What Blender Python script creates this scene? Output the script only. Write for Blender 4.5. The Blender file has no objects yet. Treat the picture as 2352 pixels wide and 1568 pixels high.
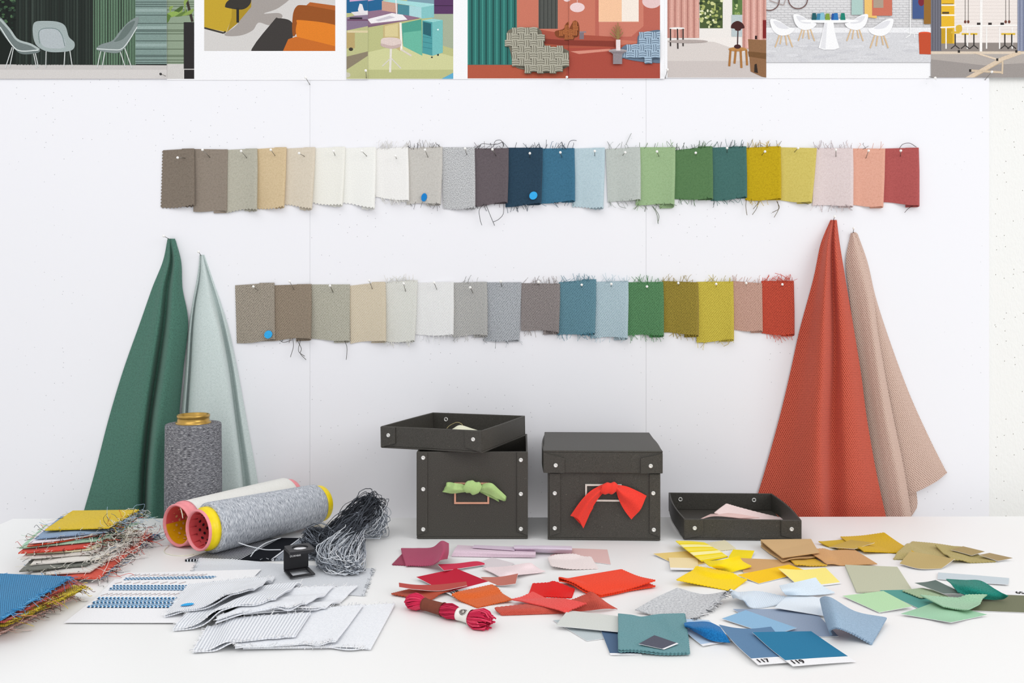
import bpy, math, random
import numpy as np
from mathutils import Vector, Matrix

SC = bpy.context.scene
C = SC.collection
RNG = np.random.default_rng(7)

# ------------------------------------------------------------------ camera
# photograph 2352 x 1568; level camera 1 m from the pinboard wall, vanishing point at (1200, 690)
F, VX, VY, H = 2000.0, 1200.0, 690.0, 0.2373
cam = bpy.data.cameras.new('camera')
cam.sensor_fit = 'HORIZONTAL'
cam.sensor_width = 36.0
cam.lens = 36.0 * F / 2352.0
cam.shift_x = (1176.0 - VX) / 2352.0
cam.shift_y = -(784.0 - VY) / 2352.0
cam.clip_start = 0.01
camo = bpy.data.objects.new('camera', cam)
camo.location = (0, -1.0, H)
camo.rotation_euler = (math.pi / 2, 0, 0)
C.objects.link(camo)
SC.camera = camo

# ------------------------------------------------------------------ light
SC.view_settings.view_transform = 'Standard'
SC.view_settings.look = 'None'
SC.view_settings.gamma = 1.0
SC.view_settings.use_curve_mapping = False
SC.view_settings.exposure = 0.0
W = bpy.data.worlds.new('world')
SC.world = W
W.use_nodes = True
bgn = W.node_tree.nodes['Background']
bgn.inputs[0].default_value = (0.98, 0.985, 1.0, 1)
bgn.inputs[1].default_value = 0.84

def area(name, loc, target, sx, sy, power, col):
    l = bpy.data.lights.new(name, 'AREA')
    l.shape = 'RECTANGLE'
    l.size, l.size_y = sx, sy
    l.energy = power
    l.color = col
    o = bpy.data.objects.new(name, l)
    o.location = loc
    o.rotation_euler = (Vector(target) - Vector(loc)).to_track_quat('-Z', 'Y').to_euler()
    C.objects.link(o)
    return o
area('window_daylight', (3.0, -2.5, 1.75), (0.0, -0.1, 0.1), 2.2, 2.0, 45.0, (1.0, 0.992, 0.98))
area('fill_light', (-0.5, -1.3, 1.8), (0.0, -0.2, 0.05), 1.8, 1.0, 9.5, (1.0, 0.997, 0.99))  # soft fill added from the upper front left to lift shadows, no real fixture

# ------------------------------------------------------------------ helpers
def TP(px, py, z=0.0):
    d = F * (H - z) / (py - VY)
    return ((px - VX) * d / F, d - 1.0, z)

def PY(px, py, Y):
    d = Y + 1.0
    return ((px - VX) * d / F, Y, H - (py - VY) * d / F)

def lin(hx):
    hx = hx.lstrip('#')
    out = []
    for i in (0, 2, 4):
        c = int(hx[i:i + 2], 16) / 255.0
        out.append(c / 12.92 if c <= 0.04045 else ((c + 0.055) / 1.055) ** 2.4)
    return tuple(out) + (1.0,)

def tag(o, label=None, cat=None, group=None, kind=None):
    if label: o['label'] = label
    if cat: o['category'] = cat
    if group: o['group'] = group
    if kind: o['kind'] = kind
    return o

def empty(name, loc, label, cat, group=None):
    o = bpy.data.objects.new(name, None)
    o.location = loc
    o.empty_display_size = 0.01
    C.objects.link(o)
    return tag(o, label, cat, group)

class MB:
    """collects geometry in world coordinates; build() makes ONE mesh object"""
    def __init__(self):
        self.v, self.f, self.m, self.uv, self.col, self.sm = [], [], [], [], [], []
        self.n = 0
    def add(self, verts, faces, mat=0, uvs=None, col=None, smooth=True):
        verts = np.asarray(verts, float).reshape(-1, 3)
        b = self.n
        self.v.append(verts)
        self.n += len(verts)
        for k, f in enumerate(faces):
            self.f.append([i + b for i in f])
            self.m.append(mat if isinstance(mat, int) else mat[k])
            self.uv.append([tuple(uvs[i]) for i in f] if uvs is not None else [(0, 0)] * len(f))
            self.col.append(col)
            self.sm.append(smooth)
    def verts(self):
        return np.concatenate(self.v) if self.v else np.zeros((0, 3))
    def box(self, lo, hi, M=None, mat=0):
        x0, y0, z0 = lo; x1, y1, z1 = hi
        v = [(x0,y0,z0),(x1,y0,z0),(x1,y1,z0),(x0,y1,z0),(x0,y0,z1),(x1,y0,z1),(x1,y1,z1),(x0,y1,z1)]
        f = [(0,3,2,1),(4,5,6,7),(0,1,5,4),(1,2,6,5),(2,3,7,6),(3,0,4,7)]
        if M is not None: v = [tuple(M @ Vector(p)) for p in v]
        self.add(v, f, mat, [(p[0], p[2] + p[1]) for p in v], smooth=False)
    def prism(self, poly, y0, y1, M=None, mat=0):
        """polygon in local x,z extruded along local y from y0 to y1"""
        n = len(poly)
        v = [(p[0], y0, p[1]) for p in poly] + [(p[0], y1, p[1]) for p in poly]
        f = [tuple(range(n)), tuple(range(2 * n - 1, n - 1, -1))]
        for i in range(n):
            j = (i + 1) % n
            f.append((j, i, i + n, j + n))
        if M is not None: v = [tuple(M @ Vector(p)) for p in v]
        self.add(v, f, mat, [(p[0], p[2]) for p in v], smooth=False)
    def build(self, name, mats, parent=None, base=None):
        V = self.verts()
        if parent is not None:
            r = parent
            while r.parent: r = r.parent
            off = np.array(r.location)
            if parent.parent is None and parent.type == 'MESH': off = np.array(parent.location)
        elif base is not None:
            off = np.array(base, float)
        else:
            off = np.array([(V[:, 0].min() + V[:, 0].max()) / 2, (V[:, 1].min() + V[:, 1].max()) / 2, V[:, 2].min()])
        me = bpy.data.meshes.new(name)
        me.from_pydata((V - off).tolist(), [], self.f)
        if not isinstance(mats, (list, tuple)): mats = [mats]
        for m in mats: me.materials.append(m)
        me.polygons.foreach_set('material_index', self.m)
        me.polygons.foreach_set('use_smooth', self.sm)
        uvl = me.uv_layers.new(name='UVMap')
        flat = [c for face in self.uv for p in face for c in p]
        uvl.data.foreach_set('uv', flat)
        if any(c is not None for c in self.col):
            ca = me.color_attributes.new('Col', 'FLOAT_COLOR', 'CORNER')
            buf = []
            for f, c in zip(self.f, self.col):
                cc = c if c is not None else (1, 1, 1, 1)
                buf.extend(list(cc) * len(f))
            ca.data.foreach_set('color', buf)
        me.update()
        o = bpy.data.objects.new(name, me)
        C.objects.link(o)
        if parent is not None:
            o.parent = parent
        else:
            o.location = off
        return o

def cr(pts, n):
    """Catmull-Rom through pts (k,dim) at n samples; linear when k == 2"""
    pts = np.asarray(pts, float)
    k = len(pts)
    t = np.linspace(0, k - 1, n)
    i = np.clip(np.floor(t).astype(int), 0, k - 2)
    u = (t - i).reshape((-1,) + (1,) * (pts.ndim - 1))
    if k == 2: return pts[i] * (1 - u) + pts[i + 1] * u
    ext = np.concatenate([[2 * pts[0] - pts[1]], pts, [2 * pts[-1] - pts[-2]]])
    a, b, c, d = ext[i], ext[i + 1], ext[i + 2], ext[i + 3]
    return 0.5 * (2 * b + (c - a) * u + (2 * a - 5 * b + 4 * c - d) * u ** 2 + (3 * b - a - 3 * c + d) * u ** 3)

def net(n, nv, nu):
    """n[row][col] of points -> dense (nv,nu,dim)"""
    A = np.asarray(n, float)
    A = cr(A, nv)
    return np.swapaxes(cr(np.swapaxes(A, 0, 1), nu), 0, 1)

def normals(P):
    du = np.gradient(P, axis=1)
    dv = np.gradient(P, axis=0)
    n = np.cross(dv, du)
    return n / (np.linalg.norm(n, axis=2, keepdims=True) + 1e-12)

def arcs(P):
    nv, nu = P.shape[:2]
    du = np.linalg.norm(np.diff(P, axis=1), axis=2).mean(0)
    dv = np.linalg.norm(np.diff(P, axis=0), axis=2).mean(1)
    u = np.concatenate([[0], np.cumsum(du)]); v = np.concatenate([[0], np.cumsum(dv)])
    return np.stack(np.meshgrid(u, v), axis=-1)

def arcs_rows(P):
    """row-wise arc length from the middle column: keeps the weave even on flaring cloth"""
    d = np.linalg.norm(np.diff(P, axis=1), axis=2)
    u = np.concatenate([np.zeros((len(P), 1)), np.cumsum(d, axis=1)], axis=1)
    u -= u[:, u.shape[1] // 2][:, None]
    dv = np.linalg.norm(np.diff(P, axis=0), axis=2)
    v = np.concatenate([np.zeros((1, P.shape[1])), np.cumsum(dv, axis=0)], axis=0)
    v = v * .3 + v.mean(1)[:, None] * .7
    return np.stack([u, v], -1)

def pinkit(P, edges, amp):
    nv, nu = P.shape[:2]
    P = P.copy()
    def push(idx, a, b):
        d = P[a] - P[b]
        L = np.linalg.norm(d, axis=-1, keepdims=True) + 1e-9
        m = np.zeros((len(d), 1)); m[1:-1:2] = 1
        P[idx] = P[a] + d / L * amp * (m - 0.35)
    if 'b' in edges: push((0, slice(None)), (0, slice(None)), (1, slice(None)))
    if 'f' in edges: push((-1, slice(None)), (-1, slice(None)), (-2, slice(None)))
    if 'l' in edges: push((slice(None), 0), (slice(None), 0), (slice(None), 1))
    if 'r' in edges: push((slice(None), -1), (slice(None), -1), (slice(None), -2))
    return P

def sheet(mb, P, t, uv=None, top=0, bot=None, edge=None, topmask=None):
    """solid sheet: P is the upper side, thickness t below it; topmask(u01,v01)->material index"""
    nv, nu = P.shape[:2]
    if uv is None: uv = arcs(P)
    bot = top if bot is None else bot
    edge = bot if edge is None else edge
    N = normals(P)
    Q = P - N * t
    idx = np.arange(nv * nu).reshape(nv, nu)
    a, b, c, d = idx[:-1, :-1], idx[:-1, 1:], idx[1:, 1:], idx[1:, :-1]
    up = np.stack([a, d, c, b], -1).reshape(-1, 4)
    o = nv * nu
    dn = np.stack([a, b, c, d], -1).reshape(-1, 4) + o
    V = np.concatenate([P.reshape(-1, 3), Q.reshape(-1, 3)])
    U = np.concatenate([uv.reshape(-1, 2), uv.reshape(-1, 2)])
    if topmask is None:
        mt = [top] * len(up)
    else:
        mt = []
        for i in range(nv - 1):
            for j in range(nu - 1):
                mt.append(topmask((j + .5) / (nu - 1), (i + .5) / (nv - 1)))
    ring = list(idx[0, :]) + list(idx[1:, -1]) + list(idx[-1, -2::-1]) + list(idx[-2:0:-1, 0])
    ef = [(ring[k], ring[(k + 1) % len(ring)], ring[(k + 1) % len(ring)] + o, ring[k] + o) for k in range(len(ring))]
    mb.add(V, up.tolist() + dn.tolist(), mt + [bot] * len(dn), U)
    ids = sorted({int(x) for e in ef for x in e}); back = {k: i for i, k in enumerate(ids)}
    mb.add(V[ids], [[back[int(x)] for x in e] for e in ef], edge, U[ids], smooth=False)

def tube(mb, pts, r, sides=5, mat=0, n=None, taper=False):
    pts = np.asarray(pts, float)
    if n: pts = cr(pts, n)
    k = len(pts)
    T = np.gradient(pts, axis=0)
    T /= np.linalg.norm(T, axis=1, keepdims=True) + 1e-12
    ref = np.array([0.31, 0.2, 0.93])
    A = np.cross(T, ref); A /= np.linalg.norm(A, axis=1, keepdims=True) + 1e-9
    B = np.cross(T, A)
    rr = np.full(k, r) if np.isscalar(r) else np.asarray(r)
    if taper: rr = rr * np.linspace(1, .35, k)
    an = np.linspace(0, 2 * np.pi, sides, endpoint=False)
    V = pts[:, None, :] + rr[:, None, None] * (np.cos(an)[None, :, None] * A[:, None, :] + np.sin(an)[None, :, None] * B[:, None, :])
    f = []
    for i in range(k - 1):
        for j in range(sides):
            j2 = (j + 1) % sides
            f.append((i * sides + j, i * sides + j2, (i + 1) * sides + j2, (i + 1) * sides + j))
    f.append(tuple(range(sides - 1, -1, -1)))
    f.append(tuple((k - 1) * sides + j for j in range(sides)))
    L = np.concatenate([[0], np.cumsum(np.linalg.norm(np.diff(pts, axis=0), axis=1))])
    uv = [(an[j] * r if np.isscalar(r) else 0, L[i]) for i in range(k) for j in range(sides)]
    mb.add(V.reshape(-1, 3), f, mat, uv)

def lathe(mb, origin, axis, prof, seg=48, mat=0, cap=True, uref=None):
    """prof: list of (s along axis, r); mats per segment allowed"""
    a = Vector(axis).normalized()
    e1 = a.cross(Vector(uref or (0, 0, 1)))
    if e1.length < 1e-4: e1 = a.cross(Vector((1, 0, 0)))
    e1.normalize(); e2 = a.cross(e1)
    o = Vector(origin)
    V, U = [], []
    L = 0
    for i, (s, r) in enumerate(prof):
        if i: L += math.hypot(s - prof[i - 1][0], r - prof[i - 1][1])
        for j in range(seg + 1):
            th = 2 * math.pi * j / seg
            V.append(tuple(o + a * s + (e1 * math.cos(th) + e2 * math.sin(th)) * r))
            U.append((th * 0.02, L))
    f, m = [], []
    w = seg + 1
    for i in range(len(prof) - 1):
        for j in range(seg):
            f.append((i * w + j, (i + 1) * w + j, (i + 1) * w + j + 1, i * w + j + 1))
            m.append(mat if isinstance(mat, int) else mat[i])
    mb.add(V, f, m, U)

def textmesh(body, size):
    cu = bpy.data.curves.new('t', 'FONT')
    cu.body = body
    cu.size = size
    cu.align_x = 'LEFT'
    ob = bpy.data.objects.new('t', cu)
    C.objects.link(ob)
    bpy.context.view_layer.update()
    me = bpy.data.meshes.new_from_object(ob.evaluated_get(bpy.context.evaluated_depsgraph_get()))
    v = [tuple(x.co) for x in me.vertices]
    f = [tuple(p.vertices) for p in me.polygons]
    bpy.data.objects.remove(ob); bpy.data.curves.remove(cu); bpy.data.meshes.remove(me)
    return np.array(v), f

def put_text(mb, body, size, origin, ex, ey, mat=0, bold=0.0):
    v, f = textmesh(body, size)
    ex, ey = np.array(ex, float), np.array(ey, float)
    n = np.cross(ex, ey); n /= np.linalg.norm(n)
    offs = [(0, 0)] if not bold else [(0, 0), (bold, 0), (-bold, 0), (0, bold * .6)]
    for k, (a, b) in enumerate(offs):
        P = np.array(origin)[None] + (v[:, :1] * .86 + a) * ex[None] + (v[:, 1:2] + b) * ey[None] + n[None] * (1e-6 * k)
        mb.add(P, f, mat, smooth=False)
# ------------------------------------------------------------------ materials
MATS = {}
class NT:
    def __init__(self, name):
        self.m = bpy.data.materials.new(name)
        self.m.use_nodes = True
        self.t = self.m.node_tree
        self.b = self.t.nodes['Principled BSDF']
    def n(self, typ, **kw):
        x = self.t.nodes.new(typ)
        for k, v in kw.items(): setattr(x, k, v)
        return x
    def l(self, a, b): self.t.links.new(a, b)
    def math(self, op, a, b=None, c=None, clamp=False):
        x = self.n('ShaderNodeMath', operation=op, use_clamp=clamp)
        for i, q in enumerate((a, b, c)):
            if q is None: continue
            if isinstance(q, (int, float)): x.inputs[i].default_value = q
            else: self.l(q, x.inputs[i])
        return x.outputs[0]
    def noise(self, vec, scale, detail=2, rough=.5):
        x = self.n('ShaderNodeTexNoise')
        x.inputs['Scale'].default_value = scale
        x.inputs['Detail'].default_value = detail
        x.inputs['Roughness'].default_value = rough
        self.l(vec, x.inputs['Vector'])
        return x.outputs[0]
    def ramp(self, fac, lo, hi):
        x = self.n('ShaderNodeMapRange')
        x.inputs['From Min'].default_value = lo
        x.inputs['From Max'].default_value = hi
        self.l(fac, x.inputs['Value'])
        return x.outputs[0]
    def mix(self, fac, a, b):
        x = self.n('ShaderNodeMix', data_type='RGBA')
        for i, q in ((0, fac), (6, a), (7, b)):
            if isinstance(q, (int, float)): x.inputs[i].default_value = q
            elif isinstance(q, tuple): x.inputs[i].default_value = q
            else: self.l(q, x.inputs[i])
        return x.outputs[2]
    def uv(self, sx=1, sy=1):
        u = self.n('ShaderNodeUVMap')
        u.uv_map = 'UVMap'
        if sx == 1 and sy == 1: return u.outputs[0]
        mp = self.n('ShaderNodeMapping')
        mp.inputs['Scale'].default_value = (sx, sy, 1)
        self.l(u.outputs[0], mp.inputs[0])
        return mp.outputs[0]
    def obj(self):
        return self.n('ShaderNodeTexCoord').outputs['Object']
    def xz(self):
        sp = self.n('ShaderNodeSeparateXYZ'); self.l(self.obj(), sp.inputs[0])
        cb = self.n('ShaderNodeCombineXYZ')
        self.l(sp.outputs[0], cb.inputs[0]); self.l(sp.outputs[2], cb.inputs[1])
        return cb.outputs[0]
    def bump(self, h, strength=.4, dist=.0004):
        x = self.n('ShaderNodeBump')
        x.inputs['Strength'].default_value = strength
        x.inputs['Distance'].default_value = dist
        self.l(h, x.inputs['Height'])
        self.l(x.outputs[0], self.b.inputs['Normal'])
    def done(self, col, rough=.9, spec=.15, metal=0):
        if isinstance(col, tuple): self.b.inputs['Base Color'].default_value = col
        else: self.l(col, self.b.inputs['Base Color'])
        self.b.inputs['Roughness'].default_value = rough
        self.b.inputs['Specular IOR Level'].default_value = spec
        self.b.inputs['Metallic'].default_value = metal
        return self.m

def shade(c, k):
    return tuple(min(1, x * k) for x in c[:3]) + (1,)

def fabric(a, style='fine', b=None, k=1.0):
    """a: light colour, b: dark colour of the weave (defaults to a darker a)"""
    key = ('fab', a, style, b, k)
    if key in MATS: return MATS[key]
    A = lin(a)
    dk = {'fine': .62, 'plain': .86, 'knit': .45, 'speckle': .35, 'rib': .55}.get(style, .6)
    B = lin(b) if b else shade(A, dk)
    t = NT('fabric_' + style)
    uv = t.uv()
    sp = t.n('ShaderNodeSeparateXYZ'); t.l(uv, sp.inputs[0])
    u, v = sp.outputs[0], sp.outputs[1]
    if style == 'fine':
        w = t.math('FRACT', t.math('MULTIPLY', t.math('ADD', u, v), 620 * k))
        tri = t.math('ABSOLUTE', t.math('SUBTRACT', w, .5))
        n = t.noise(uv, 1150 * k, 2, .6)
        n2 = t.noise(uv, 420, 1)
        h = t.math('ADD', t.math('MULTIPLY', tri, .55), t.math('ADD', t.math('MULTIPLY', n, .8), t.math('MULTIPLY', n2, .35)))
        fac = t.ramp(h, .32, .80)
        t.bump(fac, .35, .0004)
    elif style == 'plain':
        n = t.noise(uv, 900, 3, .7)
        fac = t.ramp(n, .3, .6)
        t.bump(fac, .2, .0003)
    elif style == 'speckle':
        n = t.noise(t.uv(1, .55), 1000 * k, 2, .7)
        fac = t.ramp(n, .36, .56)
        t.bump(fac, .3, .0004)
    elif style == 'rib':
        w = t.math('FRACT', t.math('MULTIPLY', u, 300 * k))
        tri = t.math('ABSOLUTE', t.math('SUBTRACT', w, .5))
        w2 = t.math('ABSOLUTE', t.math('SUBTRACT', t.math('FRACT', t.math('MULTIPLY', v, 700)), .5))
        h = t.math('ADD', tri, t.math('MULTIPLY', w2, .5))
        h = t.math('ADD', h, t.math('MULTIPLY', t.noise(uv, 900, 1), .3))
        fac = t.ramp(h, .25, .62)
        t.bump(fac, .4, .0005)
    else:  # knit: rows of slanted dashes
        p, q = 480 * k, 400 * k
        vr = t.math('MULTIPLY', v, p)
        row = t.math('FLOOR', vr)
        fv = t.math('FRACT', vr)
        s = t.math('ADD', t.math('MULTIPLY', u, q), t.math('MULTIPLY', row, .5))
        s = t.math('SUBTRACT', s, t.math('MULTIPLY', fv, .8))
        tri = t.math('MULTIPLY', t.math('ABSOLUTE', t.math('SUBTRACT', t.math('FRACT', s), .5)), 2)
        ed = t.math('MULTIPLY', t.math('ABSOLUTE', t.math('SUBTRACT', fv, .5)), .8)
        h = t.math('ADD', tri, ed)
        h = t.math('ADD', h, t.math('MULTIPLY', t.math('SUBTRACT', t.noise(uv, 700, 2), .5), .9))
        fac = t.ramp(h, 1.14, .70)
        t.bump(fac, .6, .0008)
    m = t.done(t.mix(fac, B, A), .95, .08)
    t.b.inputs['Sheen Weight'].default_value = .12
    t.b.inputs['Sheen Roughness'].default_value = .5
    MATS[key] = m
    return m

def paper(a, rough=.75, grain=.05):
    key = ('pap', a, rough)
    if key in MATS: return MATS[key]
    A = lin(a)
    t = NT('paper')
    n = t.noise(t.uv(), 1300, 2, .7)
    MATS[key] = t.done(t.mix(t.ramp(n, .3, .7), shade(A, 1 - grain * 2), shade(A, 1 + grain)), rough, .2)
    return MATS[key]

def plain(name, a, rough=.5, spec=.4, metal=0):
    key = ('pl', name, a, rough, metal)
    if key in MATS: return MATS[key]
    t = NT(name)
    A = lin(a)
    n = t.noise(t.obj(), 300, 2)
    MATS[key] = t.done(t.mix(t.ramp(n, .3, .7), shade(A, .94), shade(A, 1.03)), rough, spec, metal)
    return MATS[key]

def thread(a):
    return plain('thread', a, .9, .1)

def mat_board():
    t = NT('cardboard_black')
    n = t.noise(t.obj(), 1500, 2, .7)
    n2 = t.noise(t.obj(), 700, 1)
    c = t.mix(t.ramp(n, .35, .68), lin('#34322d'), lin('#4e4b45'))
    fl = t.math('GREATER_THAN', n2, .77)
    c = t.mix(t.math('MULTIPLY', fl, .5), c, lin('#8d887c'))
    t.bump(n, .2, .0002)
    return t.done(c, .52, .4)
BOARD = mat_board()

def mat_yarn(name, a, b, c, su, sv, lo=.35, hi=.65):
    """wound yarn: noise stretched along the winding direction"""
    t = NT(name)
    uv = t.uv()
    sp = t.n('ShaderNodeSeparateXYZ'); t.l(uv, sp.inputs[0])
    cb = t.n('ShaderNodeCombineXYZ')
    t.l(t.math('MULTIPLY', sp.outputs[0], su), cb.inputs[0])
    t.l(t.math('MULTIPLY', t.math('ADD', sp.outputs[1], t.math('MULTIPLY', sp.outputs[0], .35)), sv), cb.inputs[1])
    n = t.noise(cb.outputs[0], 1.0, 3, .7)
    cb2 = t.n('ShaderNodeCombineXYZ')
    t.l(t.math('MULTIPLY', sp.outputs[0], su * .8), cb2.inputs[0])
    t.l(t.math('MULTIPLY', t.math('SUBTRACT', sp.outputs[1], t.math('MULTIPLY', sp.outputs[0], .35)), sv * .9), cb2.inputs[1])
    n2 = t.noise(cb2.outputs[0], 1.0, 2, .6)
    h = t.math('ADD', t.math('MULTIPLY', n, .6), t.math('MULTIPLY', n2, .4))
    f = t.ramp(h, lo, hi)
    col = t.mix(t.ramp(f, 0, .5), lin(a), lin(b))
    col = t.mix(t.ramp(f, .55, 1), col, lin(c))
    t.bump(h, .8, .0012)
    return t.done(col, .95, .05)

def mat_wallpaper():
    t = NT('textured_wallpaper')
    mp = t.n('ShaderNodeMapping'); mp.inputs['Scale'].default_value = (1, 1, .45)
    t.l(t.obj(), mp.inputs[0])
    n = t.noise(mp.outputs[0], 420, 2, .6)
    n2 = t.n('ShaderNodeTexVoronoi', voronoi_dimensions='2D'); n2.inputs['Scale'].default_value = 95
    t.l(t.xz(), n2.inputs['Vector'])
    spk = t.math('LESS_THAN', n2.outputs['Distance'], .045)
    sel = t.n('ShaderNodeSeparateColor'); t.l(n2.outputs['Color'], sel.inputs[0])
    spk = t.math('MULTIPLY', spk, t.math('GREATER_THAN', sel.outputs[0], .72))
    t.bump(n, .5, .0012)
    return t.done(t.mix(spk, lin('#ededea'), lin('#7a7468')), .9, .1)

def mat_pinboard():
    t = NT('pinboard_white')
    v = t.n('ShaderNodeTexVoronoi', voronoi_dimensions='2D'); v.inputs['Scale'].default_value = 95
    t.l(t.xz(), v.inputs['Vector'])
    sel = t.n('ShaderNodeSeparateColor'); t.l(v.outputs['Color'], sel.inputs[0])
    big = t.noise(t.obj(), 6, 1)
    spk = t.math('MULTIPLY', t.math('LESS_THAN', v.outputs['Distance'], .038), t.math('GREATER_THAN', sel.outputs[0], .70))
    spk = t.math('MULTIPLY', spk, t.ramp(big, .46, .60))
    n = t.noise(t.obj(), 500, 2)
    t.bump(n, .08, .0003)
    return t.done(t.mix(t.math('MULTIPLY', spk, .8), lin('#eeeef2'), lin('#808086')), .8, .15)

def mat_table():
    t = NT('white_laminate')
    n = t.noise(t.obj(), 900, 2)
    return t.done(t.mix(n, lin('#f0f0ef'), lin('#f4f4f3')), .42, .35)

def mat_print():
    t = NT('printed_ink')
    at = t.n('ShaderNodeAttribute'); at.attribute_name = 'Col'
    n = t.noise(t.obj(), 1600, 2, .7)
    g = t.mix(t.ramp(n, .3, .7), (.80, .80, .80, 1), (1.12, 1.12, 1.12, 1))
    mu = t.n('ShaderNodeMix', data_type='RGBA', blend_type='MULTIPLY')
    mu.inputs[0].default_value = 1
    t.l(at.outputs['Color'], mu.inputs[6]); t.l(g, mu.inputs[7])
    return t.done(mu.outputs[2], .7, .2)
PRINT = mat_print()
WHITE_PAPER = paper('#f1f1f3')
RIVET = plain('rivet_metal', '#e8e8e4', .3, .6, .35)
STEEL = plain('pin_steel', '#8a8780', .35, .5, .8)
PINHEAD = plain('pin_head_white', '#f4f3ef', .25, .5)
PINBLACK = plain('pin_head_black', '#1b1a1a', .3, .5)
INK = plain('black_ink', '#1b1a1c', .7, .2)
DOT = plain('blue_sticker', '#3aa9e6', .8, .1)
DOTD = plain('blue_sticker_dark', '#1f80c8', .8, .1)
# ------------------------------------------------------------------ setting
def slab(name, lo, hi, mat, kind=None):
    mb = MB(); mb.box(lo, hi)
    o = mb.build(name, mat)
    if kind: o['kind'] = kind
    return o
slab('wall_back', (-1.6, 0.0036, -0.74), (1.6, 0.06, 1.3), mat_wallpaper(), 'structure')
slab('floor', (-1.6, -1.9, -0.78), (1.6, 0.06, -0.74), plain('floor_grey', '#c9c7c4', .6, .3), 'structure')

PB = mat_pinboard()
def panel(x0, x1, label):
    mb = MB(); mb.box((x0, 0.0, -0.45), (x1, 0.0033, 0.95))
    o = mb.build('pinboard_panel', PB)
    tag(o, label, 'pinboard', 'white pinboard panels on the wall')
sx = lambda px: (px - VX) / F
panel(-1.25, sx(711.75), 'white pinboard panel behind the green hanging cloth, leftmost of three')
panel(sx(712.15), sx(1483.8), 'white pinboard panel behind the black boxes, middle of three')
panel(sx(1484.2), sx(2272), 'white pinboard panel behind the red hanging cloth, rightmost of three')

tb = empty('table', (0, -0.45, -0.74), 'wide white laminate work table strewn with colour samples', 'table')
TM = mat_table()
# table top: left rear corner seen at (32,1191); back edge a little out of square
mb = MB()
c0 = TP(30, 1191); c1 = TP(2560, 1184)
top = [(c0[0], c0[1], 0), (c1[0] + .25, c1[1] + .001, 0), (c1[0] + .25, -0.66, 0), (c0[0], -0.66, 0)]
v = top + [(x, y, -0.024) for x, y, z in top]
mb.add(v, [(3, 2, 1, 0), (4, 5, 6, 7), (0, 1, 5, 4), (1, 2, 6, 5), (2, 3, 7, 6), (3, 0, 4, 7)], 0, [(p[0], p[1]) for p in v], smooth=False)
mb.build('table_top', TM, tb)
for (x, y) in ((c0[0] + .05, -.1), (c1[0] + .2, -.1), (c0[0] + .05, -.6), (c1[0] + .2, -.6)):
    mb = MB(); mb.box((x - .018, y - .018, -0.74), (x + .018, y + .018, -0.024))
    mb.build('leg', plain('leg_metal', '#d8d8d8', .4, .4), tb)

# ------------------------------------------------------------------ posters
def clip(poly, r):
    x0, y0, x1, y1 = r
    def cut(P, inside, inter):
        out = []
        for i in range(len(P)):
            a, b = P[i - 1], P[i]
            if inside(b):
                if not inside(a): out.append(inter(a, b))
                out.append(b)
            elif inside(a): out.append(inter(a, b))
        return out
    def ix(x): return lambda a, b: (x, a[1] + (b[1] - a[1]) * (x - a[0]) / (b[0] - a[0]))
    def iy(y): return lambda a, b: (a[0] + (b[0] - a[0]) * (y - a[1]) / (b[1] - a[1]), y)
    for ins, it in ((lambda p: p[0] >= x0, ix(x0)), (lambda p: p[0] <= x1, ix(x1)), (lambda p: p[1] >= y0, iy(y0)), (lambda p: p[1] <= y1, iy(y1))):
        if not poly: return []
        poly = cut(poly, ins, it)
    return poly

class Pic:
    """a printed picture: flat ink shapes on its own sheet"""
    def __init__(self, rect, depth):
        self.r, self.d, self.k, self.mb = rect, depth, 0, MB()
    def poly(self, col, pts):
        pts = clip([tuple(map(float, p)) for p in pts], self.r)
        q = []
        for p in pts:
            if not q or abs(p[0] - q[-1][0]) + abs(p[1] - q[-1][1]) > 1e-4: q.append(p)
        if len(q) > 2 and abs(q[0][0] - q[-1][0]) + abs(q[0][1] - q[-1][1]) < 1e-4: q.pop()
        if len(q) < 3: return
        ar = sum(q[i - 1][0] * q[i][1] - q[i][0] * q[i - 1][1] for i in range(len(q)))
        if ar < 0: q.reverse()
        q.reverse()
        self.k += 1
        y = -self.d - 2.5e-6 * self.k - 4e-5
        V = [PY(x, yy, y) for x, yy in q]
        self.mb.add(V, [tuple(range(len(V)))], 0, [(p[0], p[2]) for p in V], lin(col), False)
    def rect(self, col, x0, y0, x1, y1): self.poly(col, [(x0, y0), (x1, y0), (x1, y1), (x0, y1)])
    def ell(self, col, cx, cy, rx, ry, n=24, a0=0, a1=360):
        self.poly(col, [(cx + rx * math.cos(math.radians(a0 + (a1 - a0) * i / n)), cy + ry * math.sin(math.radians(a0 + (a1 - a0) * i / n))) for i in range(n if a1 - a0 >= 360 else n + 1)])
    def line(self, col, pts, w=2):
        for (a, b) in zip(pts[:-1], pts[1:]):
            dx, dy = b[0] - a[0], b[1] - a[1]
            L = math.hypot(dx, dy) or 1
            nx, ny = -dy / L * w / 2, dx / L * w / 2
            self.poly(col, [(a[0] + nx, a[1] + ny), (b[0] + nx, b[1] + ny), (b[0] - nx, b[1] - ny), (a[0] - nx, a[1] - ny)])
    def curve(self, col, pts, w=2, n=10): self.line(col, [tuple(p) for p in cr(pts, n)], w)
    def blob(self, col, pts, n=None):
        pts = list(pts)
        P = cr(pts[-2:] + pts + pts[:3], (len(pts) + 4) * 5 + 1)
        self.poly(col, [tuple(p) for p in P[10:10 + len(pts) * 5]])

R3 = random.Random(5)
def vary(hx, k):
    c = [int(hx[i:i + 2], 16) for i in (1, 3, 5)]
    return '#%02x%02x%02x' % tuple(max(0, min(255, int(x * k))) for x in c)

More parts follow.
